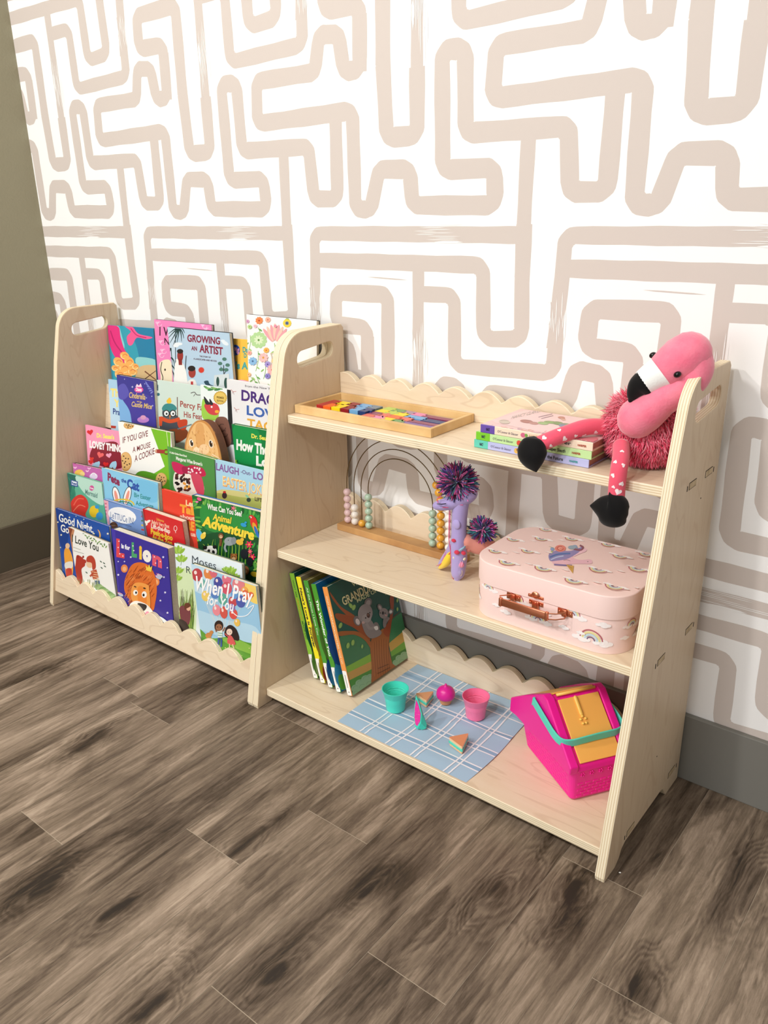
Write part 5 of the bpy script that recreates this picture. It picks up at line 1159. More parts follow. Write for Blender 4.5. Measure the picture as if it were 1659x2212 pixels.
for key, r, nl, nr in (('g', .0902, 5, 5), ('o', .1115, 1, 9), ('w', .1330, 3, 7), ('p', .1548, 5, 5)):
    tot = 2 * (CZ - ZM - .0165) + math.pi * r
    m = MB(); m.tube([arch_pt(r, tot * k / 60)[0] for k in range(61)], .0011, 6, ref=(0, 1, 0)); m.build('wire', BRASS, ab, smooth=True)
    for k in range(nl + nr):
        s = .0088 + .0172 * k if k < nl else tot - .0088 - .0172 * (k - nl)
        p, d = arch_pt(r, s)
        m = MB(); m.ell((0, 0, 0), (.0090, .0090, .0086), n=18, m=10, M=d.to_track_quat('Z', 'Y').to_matrix()); 
        for q in range(len(m.v)): m.v[q] = tuple(Vector(m.v[q]) + p)
        m.build('bead', BM[key], ab, smooth=True)

# ---- felt giraffe with yarn pompoms ----------------------------------------
vI = view(900, 980, .1311)
def I3(x, y, yy): return at(*vI(x, y), yy)
gf = thing('felt_toy', (.560, -.150, ZM), label='small lilac felt giraffe toy with two multicoloured yarn pompoms', cat='toy')
FZ = ZM + .0006
LIL = '#ab9cd0'
m = MB(); m.X = None
base = Vector((.5585, -.155, FZ))
m.tube(smooth_pts([base + Vector((0, -.002, .002)), base + Vector((0, 0, .016)), base + Vector((.001, .002, .045)), (.5575, -.152, .440), (.556, -.150, .480), (.5575, -.150, .515), (.560, -.149, .540)], 4), [r for r in [.007,.010,.012,.0135,.0145,.015,.0155,.016,.0165,.0165,.0165,.0165,.0165,.0165,.016,.0155,.0155,.0155,.0155,.0155,.016,.016,.016,.016,.016]][:25], 14, LIL, round_=True)
m.tube(smooth_pts([(.570, -.142, .556), (.556, -.150, .543), (.536, -.162, .532), (.517, -.171, .5265)], 4), [.020,.020,.020,.019,.0185,.0175,.016,.0145,.0135,.0125,.0115,.0105,.009], 14, LIL, round_=True)
m.tube(smooth_pts([(.553, -.148, .452), (.535, -.142, .425), (.513, -.136, .395), (.501, -.134, FZ + .007)], 4), [.014,.014,.0135,.013,.012,.011,.010,.0095,.009,.0085,.008,.0075,.006], 12, LIL, round_=True)
m.tube(smooth_pts([(.566, -.140, .452), (.580, -.120, .442), (.597, -.098, .432), (.606, -.090, .410), (.608, -.087, FZ + .008)], 4), [.018,.018,.019,.020,.021,.021,.020,.018,.016,.014,.012,.011,.010,.0095,.009,.0085,.008], 12, '#e79a8c', round_=True)
m.build('body', FELT, gf, smooth=True)
m = MB(); m.tube(smooth_pts([I3(560, 1640, -.153), I3(520, 1740, -.150), I3(450, 1830, -.145), I3(370, 1885, -.140)], 4), [.004,.006,.0075,.0085,.009,.009,.0085,.008,.007,.006,.005,.004,.002], 10, '#f2d03a', round_=True); m.build('belly_patch', FELT, gf, smooth=True)
def pompom(c, R, n, seed, squash=(1, 1, 1), bias=None):
    rf = random.Random(seed); m = MB()
    for k in range(n):
        v = Vector((rf.gauss(0, 1), rf.gauss(0, 1), rf.gauss(0, 1))).normalized()
        if bias: v = (v + Vector(bias) * rf.random()).normalized()
        v = Vector((v.x * squash[0], v.y * squash[1], v.z * squash[2])); L_ = R * (.78 + .3 * rf.random())
        side = v.orthogonal().normalized() * rf.uniform(-.14, .14) * R
        pts = [Vector(c) + v * L_ * t + side * math.sin(t * 2.2) for t in (.08, .4, .72, 1.0)]
        m.tube(pts, [.0009, .0012, .0013, .0010], 4, rf.choice(['#b8387c', '#d0509a', '#2a2a62', '#2f4f74', '#3a1f66', '#8c2050', '#2f7a80', '#e07ab8', '#1f2244', '#6a3fa0']))
    return m.build('pompom', YARN, gf)
pompom((.551, -.150, .577), .043, 560, 1, (1.02, .85, .95))
pompom((.598, -.128, .480), .033, 300, 2, (1.0, .8, .85), (.3, -.2, .25))
m = MB()
def patch(x, y, rx, ry, col, yy, rot=0, lift=.0):
    c = I3(x, y, yy); s = .0001311 * 8.1
    for _ in (0,):
        q = math.radians(rot); M = Matrix.Rotation(-q, 3, 'Y')
        m.ell(c + Vector((0, .0015, 0)), (rx * .000112, .0042, ry * .000112), col, n=16, m=10, M=M)
m.ell((0, 0, -1), (.0001, .0001, .0001), LIL, n=3, m=2); m.v = []; m.f = []; m.m = []; m.c = []
patch(605, 1435, 48, 34, '#cf3a54', -.1685, 0); patch(655, 1630, 55, 42, '#cf3a54', -.1700, 10); patch(765, 1640, 48, 40, '#cf3a54', -.1660, -10)
patch(650, 1170, 80, 95, '#b3a4d8', -.1655); patch(612, 1715, 18, 28, '#efe6c8', -.168, 20); patch(782, 1740, 20, 28, '#efe6c8', -.165, -20)
patch(690, 1820, 110, 70, '#f08ab0', -.1640); patch(680, 1950, 90, 95, '#e9dccf', -.1630); patch(678, 1952, 78, 84, '#a497c4', -.1645)
patch(840, 1580, 46, 60, '#e8928a', -.145); patch(930, 1540, 48, 50, '#df5a72', -.130); patch(950, 1420, 40, 34, '#e2607a', -.130); patch(800, 1470, 40, 40, '#d84a6a', -.150)
for k in range(5): m.tube([I3(620 + k*34, 1760 + 8*abs(k-2), -.1665), I3(640 + k*26, 1880, -.1665)], .0006, 4, '#f6c2d4')
m.tube([I3(335, 828, -.1830), I3(410, 834, -.1830), I3(485, 825, -.1775)], .0010, 5, '#14122a')
for (x0, y0, x1, y1, n, yy) in ((335, 730, 400, 690, 6, -.182), (340, 800, 330, 740, 4, -.182), (370, 880, 520, 880, 9, -.176), (545, 920, 530, 1400, 28, -.1615), (550, 1500, 580, 2060, 30, -.163), (520, 1520, 400, 1780, 16, -.150), (680, 845, 765, 835, 4, -.163)):
    for k in range(n):
        x = x0 + (x1 - x0) * k / n; y = y0 + (y1 - y0) * k / n; m.tube([I3(x, y, yy), I3(x + 22, y + 12, yy)], .0006, 4, '#dd4a78')
m.tube([I3(540, 905, -.163), I3(530, 1400, -.164), I3(560, 1620, -.164), I3(575, 1900, -.163), I3(610, 2080, -.160)], .0009, 5, '#dd4a78')
m.tube([I3(560, 1625, -.158), I3(490, 1700, -.156), I3(400, 1820, -.150), I3(325, 1850, -.146)], .0010, 5, '#e2604a')
m.tube([I3(700, 1600, -.170), I3(760, 1560, -.168), I3(800, 1530, -.160)], .0022, 6, '#8fb4cc')
m.build('stitching', FELT, gf, smooth=True)

# ---- pink rainbow suitcase -------------------------------------------------
v6 = view(980, 1100, .3706)
sx0, sx1, sy0, sy1 = .6500, .9545, -.2615, -.0420
sc_ = thing('toy_suitcase', ((sx0 + sx1) / 2, (sy0 + sy1) / 2, ZM), label='pale pink suitcase printed with rainbows and a unicorn, on the middle shelf', cat='suitcase')
CARD = mat('pink_card', '#f5d7d0', .55, bump=(600, .06, .0003)); COPPER = mat('copper', '#e39472', .28, metal=1.0)
def shell(o, z0, z1, bev, name, mt, hollow=False):
    m = MB(); n = len(o); cx, cy = (sx0 + sx1) / 2, (sy0 + sy1) / 2
    def off(d): return [(cx + (x - cx) * (1 - d / (sx1 - cx)), cy + (y - cy) * (1 - d / (sy1 - cy))) for x, y in o]
    rings = [(z0, 0.0)] + [(z1 - bev + bev * math.sin(a), bev - bev * math.cos(a)) for a in (0, .5, 1.0, math.pi / 2)]
    vs = []
    for z, d in rings: vs += [(x, y, z) for x, y in off(d)]
    fs = [(j*n+i, j*n+(i+1) % n, (j+1)*n+(i+1) % n, (j+1)*n+i) for j in range(len(rings)-1) for i in range(n)]
    fs += [tuple(range(n-1, -1, -1)), tuple((len(rings)-1)*n + i for i in range(n))]
    m.add(vs, fs); return m.build(name, mt, sc_, smooth=True, auto=40)
OUT = rrect(sx0, sy0, sx1, sy1, .055, 12)
OUTB = rrect(sx0 + .0022, sy0 + .0022, sx1 - .0022, sy1 - .0022, .053, 12)
case_o = shell(OUTB, ZM + .0004, ZM + .070, .001, 'case', CARD); LZ = .4795; lid = shell(OUT, .4365, LZ, .0022, 'lid', CARD)
def rainbow(A, x, y, s, up=1, rot=0):
    """s = overall width; up = +1 arc above, -1 arc below"""
    for k, c in enumerate(('#b9656c', '#eadf9c', '#c3dbe4', '#7c6580')):
        r = s / 2 * (1 - .22 * k); A.arc(x, y, r, s * .058 if k in (0, 3) else s * .085, c, rot + (8 if up > 0 else 188), rot + (172 if up > 0 else 352))
def cloud(A, x, y, s, c='#fbf3f1'):
    for dx, dy, r in ((-.35, 0, .22), (0, .1, .3), (.35, 0, .24), (.1, -.05, .3)): A.ell(x + dx * s, y + dy * s, r * s, r * s * .6, c, 0, 14)
# lid printing faces the back of the shelf: its "up" points towards the room
A = Art(lambda x, y, h: Vector((min(max(x, sx0 + .004), sx1 - .004), min(max(y, sy0 + .004), sy1 - .004), LZ + h)), .0002)
for q in ((535,120),(345,178),(508,175),(685,175),(898,210),(240,248),(430,248),(310,315),(520,350),(840,358),(965,280),(1118,270),(1070,355),(698,425),(935,460),(160,330)):
    p = atz(*v6(*q), LZ)
    if sx0 + .014 < p.x < sx1 - .010 and sy0 + .010 < p.y < sy1 - .006:
        cloud(A, p.x + .014, p.y + .004, .018); cloud(A, p.x - .013, p.y + .004, .016); rainbow(A, p.x, p.y + .004, .026 + .006 * (q[1] > 300), -1, 4)
        cloud(A, p.x + .034, p.y + .018, .013, '#f8e6e1')
fl = lambda x, y, h: atz(*v6(x, y), LZ + h)
U = Art(fl, .0006)
U.poly([(560,260),(610,250),(680,260),(700,285),(740,295),(795,292),(808,308),(795,318),(720,318),(660,322),(610,330),(575,312)], '#e9b9c4', True)
U.poly([(690,250),(730,240),(770,228),(772,245),(730,262),(700,275)], '#eec2cc', True)
U.poly([(555,262),(600,240),(660,243),(690,240),(740,222),(752,212),(735,245),(700,270),(660,290),(600,300),(562,300)], '#8f84b4', True); U.line([(560,280),(610,262),(680,258)], 10, '#4f6ea8'); U.line([(565,295),(600,280),(640,272)], 6, '#b9c9e4'); U.line([(585,322),(640,326),(690,328)], 9, '#7d6f9e')
U.line([(700,232),(740,238),(755,222),(735,210)], 10, '#8a4f62'); U.line([(670,222),(710,212),(720,228)], 8, '#8ba0c0')
U.ell(622,228,32,20,'#e2806f'); U.arc(622,228,18,4,'#b9503f',0,300,11); U.arc(622,228,9,3,'#f4b8a4',40,330,6); U.ell(575,232,12,10,'#8ba3c8'); U.ell(690,222,24,11,'#93a9b8'); U.poly([(552,214),(575,222),(590,232)], '#7f9a5a'); U.poly([(562,262),(580,250),(570,240)], '#a8b870')
U.poly([(655,322),(700,330),(695,375)], '#cfa04a'); U.line([(668,330),(690,345)], 2, '#8c6a2a', False); U.ell(782,305,3,2,'#5a3a44'); U.line([(640,298),(660,294),(680,302)], 2, '#5a3a44')
A.mb.v += []; 
U.mb.build('unicorn_print', PRINT, lid)
A.mb.build('lid_print', PRINT, lid)
# side printing follows the outline of the case
def perim(o):
    out = [0.0]
    for i in range(1, len(o) + 1):
        a, b_ = o[i-1], o[i % len(o)]; out.append(out[-1] + math.hypot(b_[0]-a[0], b_[1]-a[1]))
    return out
PL = perim(OUTB)
def side(s, z, h):
    s %= PL[-1]; i = max(k for k in range(len(OUTB)) if PL[k] <= s); a, b_ = OUTB[i], OUTB[(i+1) % len(OUTB)]
    t = (s - PL[i]) / max(1e-9, PL[i+1] - PL[i]); nx, ny = b_[1]-a[1], -(b_[0]-a[0]); l = math.hypot(nx, ny)
    return Vector((a[0]+(b_[0]-a[0])*t + nx/l*h, a[1]+(b_[1]-a[1])*t + ny/l*h, z))
def front_s(x):      # path length of the point with this x on the front side
    L_ = PL[-1]; i = len(OUTB) - 1; return PL[i] + (x - OUTB[i][0])
A = Art(lambda s, z, h: side(s, z, h), .0003)
for x, z, w_ in ((.6927, .4285, .024), (.7516, .4215, .032), (.8613, .4270, .030), (.7973, .3975, .030), (.8986, .3905, .040), (.6480, .4010, .026), (.9700, .4200, .024), (.9950, .3980, .024), (1.06, .415, .026), (1.10, .392, .026), (.610, .425, .022)):
    s = front_s(x); cloud(A, s - w_ * .45, z, w_ * .75); cloud(A, s + w_ * .5, z - .001, w_ * .75); rainbow(A, s, z, w_)
for x, z, w_ in ((.7323, .3939, .020), (.8481, .4000, .018), (.9171, .4250, .022), (.815, .415, .014), (.712, .402, .014), (.88, .40, .014), (.955, .40, .016)): cloud(A, front_s(x), z, w_)
A.mb.build('case_print', PRINT, case_o)
fy = sy0 + .0022
def bracket(x, z):
    m = MB(); m.rbox((x - .014, fy - .0016, z - .006), (x + .014, fy + .0005, z + .006), .0006); m.rbox((x - .0045, fy - .006, z - .0065), (x + .0045, fy, z + .0065), .001)
    for dx in (-.0105, .0105): m.ell((x + dx, fy - .0018, z), (.0024, .0012, .0024), n=10, m=6)
    m.build('handle_bracket', COPPER, sc_, smooth=True, auto=35)
bracket(.7475, .4285); bracket(.8485, .4285)
m = MB(); hz = .4250
for dz in (.0055, -.0055):
    m.tube(fillet3 := [(.7475, fy - .003, .4285 + dz * .9), (.7385, fy - .010, .4275 + dz), (.7315, fy - .022, hz + .004 + dz), (.7345, fy - .0255, hz + dz), (.8270, fy - .0255, hz + dz), (.8420, fy - .022, hz + .002 + dz), (.8530, fy - .010, .4275 + dz), (.8485, fy - .003, .4285 + dz * .9)], .0012, 6)
m.rbox((.7340, fy - .0275, hz - .0070), (.8275, fy - .0235, hz + .0075), .0015); m.rbox((.7325, fy - .0285, hz - .0080), (.7385, fy - .0225, hz + .0085), .0012); m.rbox((.8235, fy - .0285, hz - .0080), (.8295, fy - .0225, hz + .0085), .0012)
m.build('handle', COPPER, sc_, smooth=True, auto=35)
m = MB(); lx = .7925
m.rbox((lx - .0140, fy - .0014, .4255), (lx + .0140, fy + .0005, .4335), .0005); m.rbox((lx - .0065, fy - .0050, .4140), (lx + .0065, fy - .0012, .4345), .0012); m.rbox((lx - .0035, fy - .0065, .4200), (lx + .0035, fy - .0045, .4345), .0008)
m.rbox((lx - .0150, sy0 - .0014, .4400), (lx + .0150, sy0 + .0005, .4455), .0005); m.ell((lx, sy0 - .0025, .4465), (.0080, .0025, .0065), n=14, m=8)
for dx, z in ((-.0105, .4295), (.0105, .4295), (-.0118, .4430), (.0118, .4430)): m.ell((lx + dx, sy0 - .0014, z), (.0019, .0010, .0019), n=8, m=6)
m.build('latch', COPPER, sc_, smooth=True, auto=35)

# ---- picnic cloth ------------------------------------------------------------
CLOTH = ink('paper_cloth', .6)
m = MB(); NX, NY = 34, 30; cx0, cx1, cy0, cy1 = .3655, .6990, -.3275, -.0345
def cz(x, y):
    f = .0010 * math.sin(x * 38 + y * 9) * math.sin(y * 33) + .0012
    f += .0030 * math.exp(-((y + .19 - .2 * (x - .53)) / .006) ** 2) * .5
    return ZB + .0005 + max(0, f) * (0.25 if (y < cy0 + .01) else 1)
def cpos(x, y):
    u = (x - cx0) / (cx1 - cx0); return Vector((x + .004 * math.sin(y * 20) * (u > 0), y, cz(x, y)))
gx = [cx0 + (cx1 - cx0) * i / NX for i in range(NX + 1)]; gy = [cy0 + (cy1 - cy0) * j / NY for j in range(NY + 1)]
rf = random.Random(4)
xs_s = [.4290, .4420, .5000, .5130, .5620, .5740, .6440, .6560]; ys_s = [-.2900, -.2770, -.2330, -.2200, -.1640, -.1520, -.1000, -.0700]
vs = [cpos(x, y) for y in gy for x in gx]
m.add(vs, [(j*(NX+1)+i, j*(NX+1)+i+1, (j+1)*(NX+1)+i+1, (j+1)*(NX+1)+i) for j in range(NY) for i in range(NX)], '#a8c4da')
cl = m.build('picnic_cloth', CLOTH, smooth=True); tag(cl, 'pale blue picnic cloth with white check stripes spread on the bottom shelf', 'cloth')
def stripe(horizontal, c, col, wd, hh):
    q = MB(); P = []
    N_ = 60
    for k in range(N_ + 1):
        t = k / N_; wob = .0012 * math.sin(t * 9 + c * 60)
        if horizontal: x = cx0 + (cx1 - cx0) * t; y = c + wob + (t - .5) * .006; a, b_ = (x, y - wd/2), (x, y + wd/2)
        else: y = cy0 + (cy1 - cy0) * t; x = c + wob; a, b_ = (x - wd/2, y), (x + wd/2, y)
        for (xx, yy) in (a, b_): p = cpos(xx, yy); P.append(p + Vector((0, 0, hh)))
    q.add(P, [(2*k, 2*k+1, 2*k+3, 2*k+2) for k in range(N_)], col); return q
mm = MB(); h_ = .0004
for a, b_ in zip(ys_s[::2], ys_s[1::2]):
    q = stripe(True, (a + b_) / 2, '#8fb0cc', .0095, h_); mm.v, mm.f, mm.m, mm.c = mm.v + q.v, mm.f + [[i + len(mm.v) for i in f] for f in q.f], mm.m + q.m, mm.c + q.c; h_ += .00002
for hor, L_ in ((True, ys_s), (False, xs_s)):
    for c in L_:
        q = stripe(hor, c, '#f1eff2', .0034, h_); n0 = len(mm.v); mm.v += q.v; mm.f += [[i + n0 for i in f] for f in q.f]; mm.m += q.m; mm.c += q.c; h_ += .00002
mm.build('check_print', CLOTH, cl, smooth=True)

# ---- cups ---------------------------------------------------------------------
def cup(x, y, col, inner, lab):
    z = ZB + .0036
    c = thing('toy_cup', (x, y, z), label=lab, cat='cup', group='toy cups on the picnic cloth')
    m = MB(); m.X = Matrix.Translation((x, y, z))
    m.ring([(0, 0), (.0195, 0), (.0208, .0015), (.0240, .0330), (.0252, .0345), (.0292, .0500), (.0300, .0510), (.0300, .0520), (.0284, .0520), (.0255, .0360), (.0190, .0030), (0, .0030)], 40)
    for k in range(60):      # moulded wave line round the cup
        a = 2 * math.pi * k / 60; b_ = 2 * math.pi * (k + 1) / 60
    pts = [Vector((.0239 * math.cos(t), .0239 * math.sin(t), .0310 + .0012 * abs(math.sin(t * 5)))) for t in [2 * math.pi * k / 90 for k in range(91)]]
    m.tube(pts, .0006, 5)
    pts = [Vector((.0252 * math.cos(t), .0252 * math.sin(t), .0360 + .0016 * abs(math.sin(t * 5)))) for t in [2 * math.pi * k / 90 for k in range(91)]]
    m.tube(pts, .0007, 5)
    m.build('cup_body', mat(inner, col, .32, sss=.15), c, smooth=True, auto=35)
cup(.4400, -.2170, '#4fe0c8', 'aqua_plastic', 'aqua toy cup standing on the blue cloth beside the leaning books')
cup(.5965, -.1350, '#ff80aa', 'pink_plastic', 'pink toy cup standing on the blue cloth near the pink basket')
# ---- toy food -------------------------------------------------------------------
def sandwich(P, top, lab):
    """P = three ground points (world x, y)"""
    z = ZB + .0036; cx = sum(p[0] for p in P) / 3; cy = sum(p[1] for p in P) / 3
    c = thing('toy_sandwich', (cx, cy, z), label=lab, cat='toy food', group='toy sandwich triangles on the cloth')
    def tri(s, r=.12):
        q = [(cx + (p[0] - cx) * s, cy + (p[1] - cy) * s) for p in P]; q = q + q[:1]; out = []
        for i in range(3):
            a, b_, d = Vector(q[i-1] if i else q[2]), Vector(q[i]), Vector(q[i+1]); l = .004
            p0 = b_ + (a - b_).normalized() * l; p1 = b_ + (d - b_).normalized() * l
            for k in range(5): t = k / 4; v_ = p0 * (1-t)**2 + b_ * 2*t*(1-t) + p1 * t*t; out.append((v_.x, v_.y))
        return out
    def wav(s, am):
        o = tri(s); out = []
        for i in range(len(o)):
            a, b_ = o[i], o[(i+1) % len(o)]; n = max(1, int(math.hypot(b_[0]-a[0], b_[1]-a[1]) / .002))
            for k in range(n): t = k / n; x, y = a[0]+(b_[0]-a[0])*t, a[1]+(b_[1]-a[1])*t; out.append((x, y))
        return [(cx + (x - cx) * (1 + am * math.sin(i * 1.3)), cy + (y - cy) * (1 + am * math.sin(i * 1.3))) for i, (x, y) in enumerate(out)]
    f = lambda x, y, h: (x, y, z + h)
    m = MB(); m.prism(tri(.97), 0, .0055, f, '#f2c08c'); m.build('bread_slice', PLAST, c)
    m = MB(); m.prism(tri(1.0), .0125, .0185, f, top, side='#f4c899'); m.build('bread_slice', PLAST, c)
    m = MB(); m.prism(wav(1.04, .02), .0055, .0090, f, '#58cfb4'); m.prism(wav(1.00, .02), .0090, .0125, f, '#7be0c4'); m.build('filling', PLAST, c)
sandwich([(.6060, -.2530), (.6470, -.2640), (.6320, -.2170)], '#e5966a', 'toy sandwich triangle alone at the front of the blue cloth')
sandwich([(.4560, -.1650), (.4930, -.1740), (.4840, -.1330)], '#e0a070', 'toy sandwich triangle between the watermelon slice and the cupcake')
z = ZB + .0036
c = thing('toy_cupcake', (.5150, -.1310, z), label='toy cupcake with round magenta icing on the blue cloth', cat='toy food')
m = MB(); m.X = Matrix.Translation((.5150, -.1310, z)); m.ring([(0, 0), (.0120, 0), (.0160, .014), (.0, .014)], 24); m.build('cake_base', mat('toy_cake', '#dd9a6a', .5), c, smooth=True, auto=40)
m = MB(); m.X = Matrix.Translation((.5150, -.1310, z)); m.ring([(.0165, .0125), (.0195, .0150), (.0212, .0210), (.0205, .0285), (.0170, .0350), (.0110, .0395), (.0045, .0420), (.0028, .0440), (.0026, .0470), (.0012, .0490), (0, .0492)], 28); m.build('icing', mat('magenta_plastic', '#e6209a', .35, sss=.1), c, smooth=True)
# watermelon wedge standing on its rind, pink face to the left
c = thing('toy_watermelon', (.530, -.250, z), label='toy watermelon wedge with pink speckled face and aqua rind, at the front of the cloth', cat='toy food')
p0, p1, ap = Vector((.5175, -.2570, z)), Vector((.5400, -.2440, z)), Vector((.5130, -.2200, z + .030))
vM = view(560, 1180, .3376)
def M3(x, y, yy): return at(*vM(x, y), yy)
fr = [M3(1003, 985, -.232), M3(1022, 1030, -.236), M3(1040, 1100, -.242), M3(1035, 1160, -.248), M3(1012, 1200, -.252), M3(998, 1185, -.252), M3(990, 1130, -.247), M3(992, 1060, -.240)]
bk = [M3(1003, 983, -.229), M3(1026, 1028, -.228), M3(1048, 1095, -.230), M3(1072, 1170, -.236), M3(1068, 1195, -.240), M3(1040, 1205, -.246), M3(1000, 1130, -.240), M3(998, 1060, -.235)]
lowz = min(p.z for p in fr + bk); dz = z - lowz
fr = [p + Vector((0, 0, dz)) for p in fr]; bk = [p + Vector((0, 0, dz)) for p in bk]
m = MB(); m.add(fr + bk, [tuple(range(8)), tuple(range(15, 7, -1))] + [(i, (i+1) % 8, 8 + (i+1) % 8, 8 + i) for i in range(8)], '#3fcfb4'); m.build('rind', PLAST, c)
ctr = sum(fr, Vector()) / 8; nn = (fr[2] - fr[0]).cross(fr[5] - fr[0]).normalized(); nn = nn if nn.dot(CAM_LOC - ctr) > 0 else -nn
m = MB(); inner = [ctr + (p - ctr) * .80 + nn * .0008 for p in fr]; m.add(inner, [tuple(range(8))], '#e0309a')
for k in range(12):
    a = k * 2.4; p = ctr + (fr[0] - ctr) * .6 * math.cos(a) * (k / 12) + (fr[2] - fr[6]) * .28 * math.sin(a) + nn * .0011; m.ell(p, (.0006, .0006, .0009), '#f59acb', n=6, m=4)
m.build('flesh', PLAST, c)

# ---- toy picnic basket --------------------------------------------------------------
F0 = Vector((.8828, -.2554, ZB + .0005)); E = Vector((-.8361, .5486, 0)); NN = Vector((.5486, .8361, 0))
def B3(s, n, z): return F0 + E * s + NN * n + Vector((0, 0, z - F0.z))
bs = thing('picnic_basket', tuple(B3(.09, .05, ZB)), label='hot pink toy picnic basket with orange lids and aqua handle', cat='basket')
HOT = mat('hot_pink_plastic', '#f4189a', .32, sss=.12); ORG = mat('orange_plastic', '#ffbb5e', .35, sss=.1); AQ = mat('handle_aqua', '#5fdcc4', .32, sss=.1)
DN = .108
m = MB()
def loop(s0, s1, n0, n1, z, r=.012):
    return [B3(a, b_, z) for a, b_ in rrect(s0, n0, s1, n1, r, 5)]
L1 = loop(.004, .176, .004, DN - .010, F0.z, .008); L1b = loop(0, .180, 0, DN - .006, F0.z + .005, .010); L2 = loop(-.006, .200, -.006, DN, .112); n = len(L1)
m.add(L1 + L1b + L2, [(j*n+i, j*n+(i+1) % n, (j+1)*n+(i+1) % n, (j+1)*n+i) for j in range(2) for i in range(n)] + [tuple(range(n-1, -1, -1))])
# gabled upper body: profile in (s, z)
prof = [(-.008, .110), (-.010, .126), (.088, .212), (.104, .214), (.170, .172), (.232, .128), (.234, .094), (.204, .100)]
def gable(n0, n1, pr): 
    v_ = [B3(s, n0, z) for s, z in pr] + [B3(s, n1, z) for s, z in pr]; k = len(pr)
    m.add(v_, [tuple(range(k-1, -1, -1)), tuple(range(k, 2*k))] + [(i, (i+1) % k, k + (i+1) % k, k + i) for i in range(k)])
gable(-.010, DN + .004, [(s, z) for s, z in prof[:1] + [(-.006, .122), (.090, .206), (.104, .208), (.168, .167), (.228, .124)] + prof[6:]])
# raised rims at both gable ends and along the back eave
for n0, n1 in ((-.012, .006), (DN - .008, DN + .008)): gable(n0, n1, prof)
body = m.build('basket_body', HOT, bs)
bv = body.modifiers.new('round', 'BEVEL'); bv.width = .0028; bv.segments = 3; bv.limit_method = 'ANGLE'; bv.angle_limit = math.radians(30)
# moulded weave: short raised bars on the two visible sides
m = MB(); rf = random.Random(7)
def wall_pt(side_, a, z, h):
    t = (z - .046) / (.112 - .046)
    if side_ == 'end': return B3(a, -.006 * t - h, z)      # wide gable side
    return B3(-.006 * t - h, a, z)                        # narrow front side
def bar(side_, a0, a1, z0, z1, h=.0011):
    q = [wall_pt(side_, a0, z0, -.0004), wall_pt(side_, a1, z0, -.0004), wall_pt(side_, a1, z1, -.0004), wall_pt(side_, a0, z1, -.0004)]
    d = [wall_pt(side_, a0+.0012, z0+.0008, h), wall_pt(side_, a1-.0012, z0+.0008, h), wall_pt(side_, a1-.0012, z1-.0008, h), wall_pt(side_, a0+.0012, z1-.0008, h)]
    m.add(q + d, [(4, 5, 6, 7), (0, 1, 5, 4), (1, 2, 6, 5), (2, 3, 7, 6), (3, 0, 4, 7)])
for r in range(8):
    z0 = .049 + r * .0072
    for k in range(12):
        a = .010 + k * .0150 + (.0075 if r % 2 else 0)
        if a + .011 < .176: bar('end', a, a + .0115, z0, z0 + .0048, .0006)
    if r < 5:
        for k in range(6):
            a = .010 + k * .0160 + (.008 if r % 2 else 0)
            if a + .012 < DN - .012: bar('front', a, a + .0125, z0, z0 + .0050, .0012)
m.build('weave_relief', HOT, bs)
m = MB()
for k in range(5):     # small moulded flowers above the weave
    c0 = wall_pt('front', .018 + k * .019, .103, .0006)
    for j in range(5): a = j * 1.257; m.ell(c0 + NN * (.0035 * math.cos(a)) + Vector((0, 0, .0035 * math.sin(a))), (.0018, .0018, .0018), n=8, m=5)
m.build('flower_relief', HOT, bs, smooth=True)
def slab(s0, z0, s1, z1, n0, n1, t, col_m, name):
    d = Vector((s1 - s0, z1 - z0)).normalized(); nv = Vector((-d.y, d.x)); nv = nv if nv.y > 0 else -nv
    pr = [(s0, z0), (s1, z1), (s1 + nv.x * t, z1 + nv.y * t), (s0 + nv.x * t, z0 + nv.y * t)]; q = MB()
    v_ = [B3(s, n0, z) for s, z in pr] + [B3(s, n1, z) for s, z in pr]
    q.add(v_, [(3, 2, 1, 0), (4, 5, 6, 7)] + [(i, (i+1) % 4, 4 + (i+1) % 4, 4 + i) for i in range(4)])
    o = q.build(name, col_m, bs); b_ = o.modifiers.new('round', 'BEVEL'); b_.width = .0012; b_.segments = 2; b_.limit_method = 'ANGLE'; return o
l1 = slab(-.003, .126, .088, .2055, .011, DN - .010, .0035, ORG, 'lid')
slab(.104, .2085, .222, .1290, .011, DN - .010, .0035, ORG, 'lid')
m = MB(); m.tube([B3(.0955, .013, .2125), B3(.0955, DN - .012, .2125)], .0030, 8)
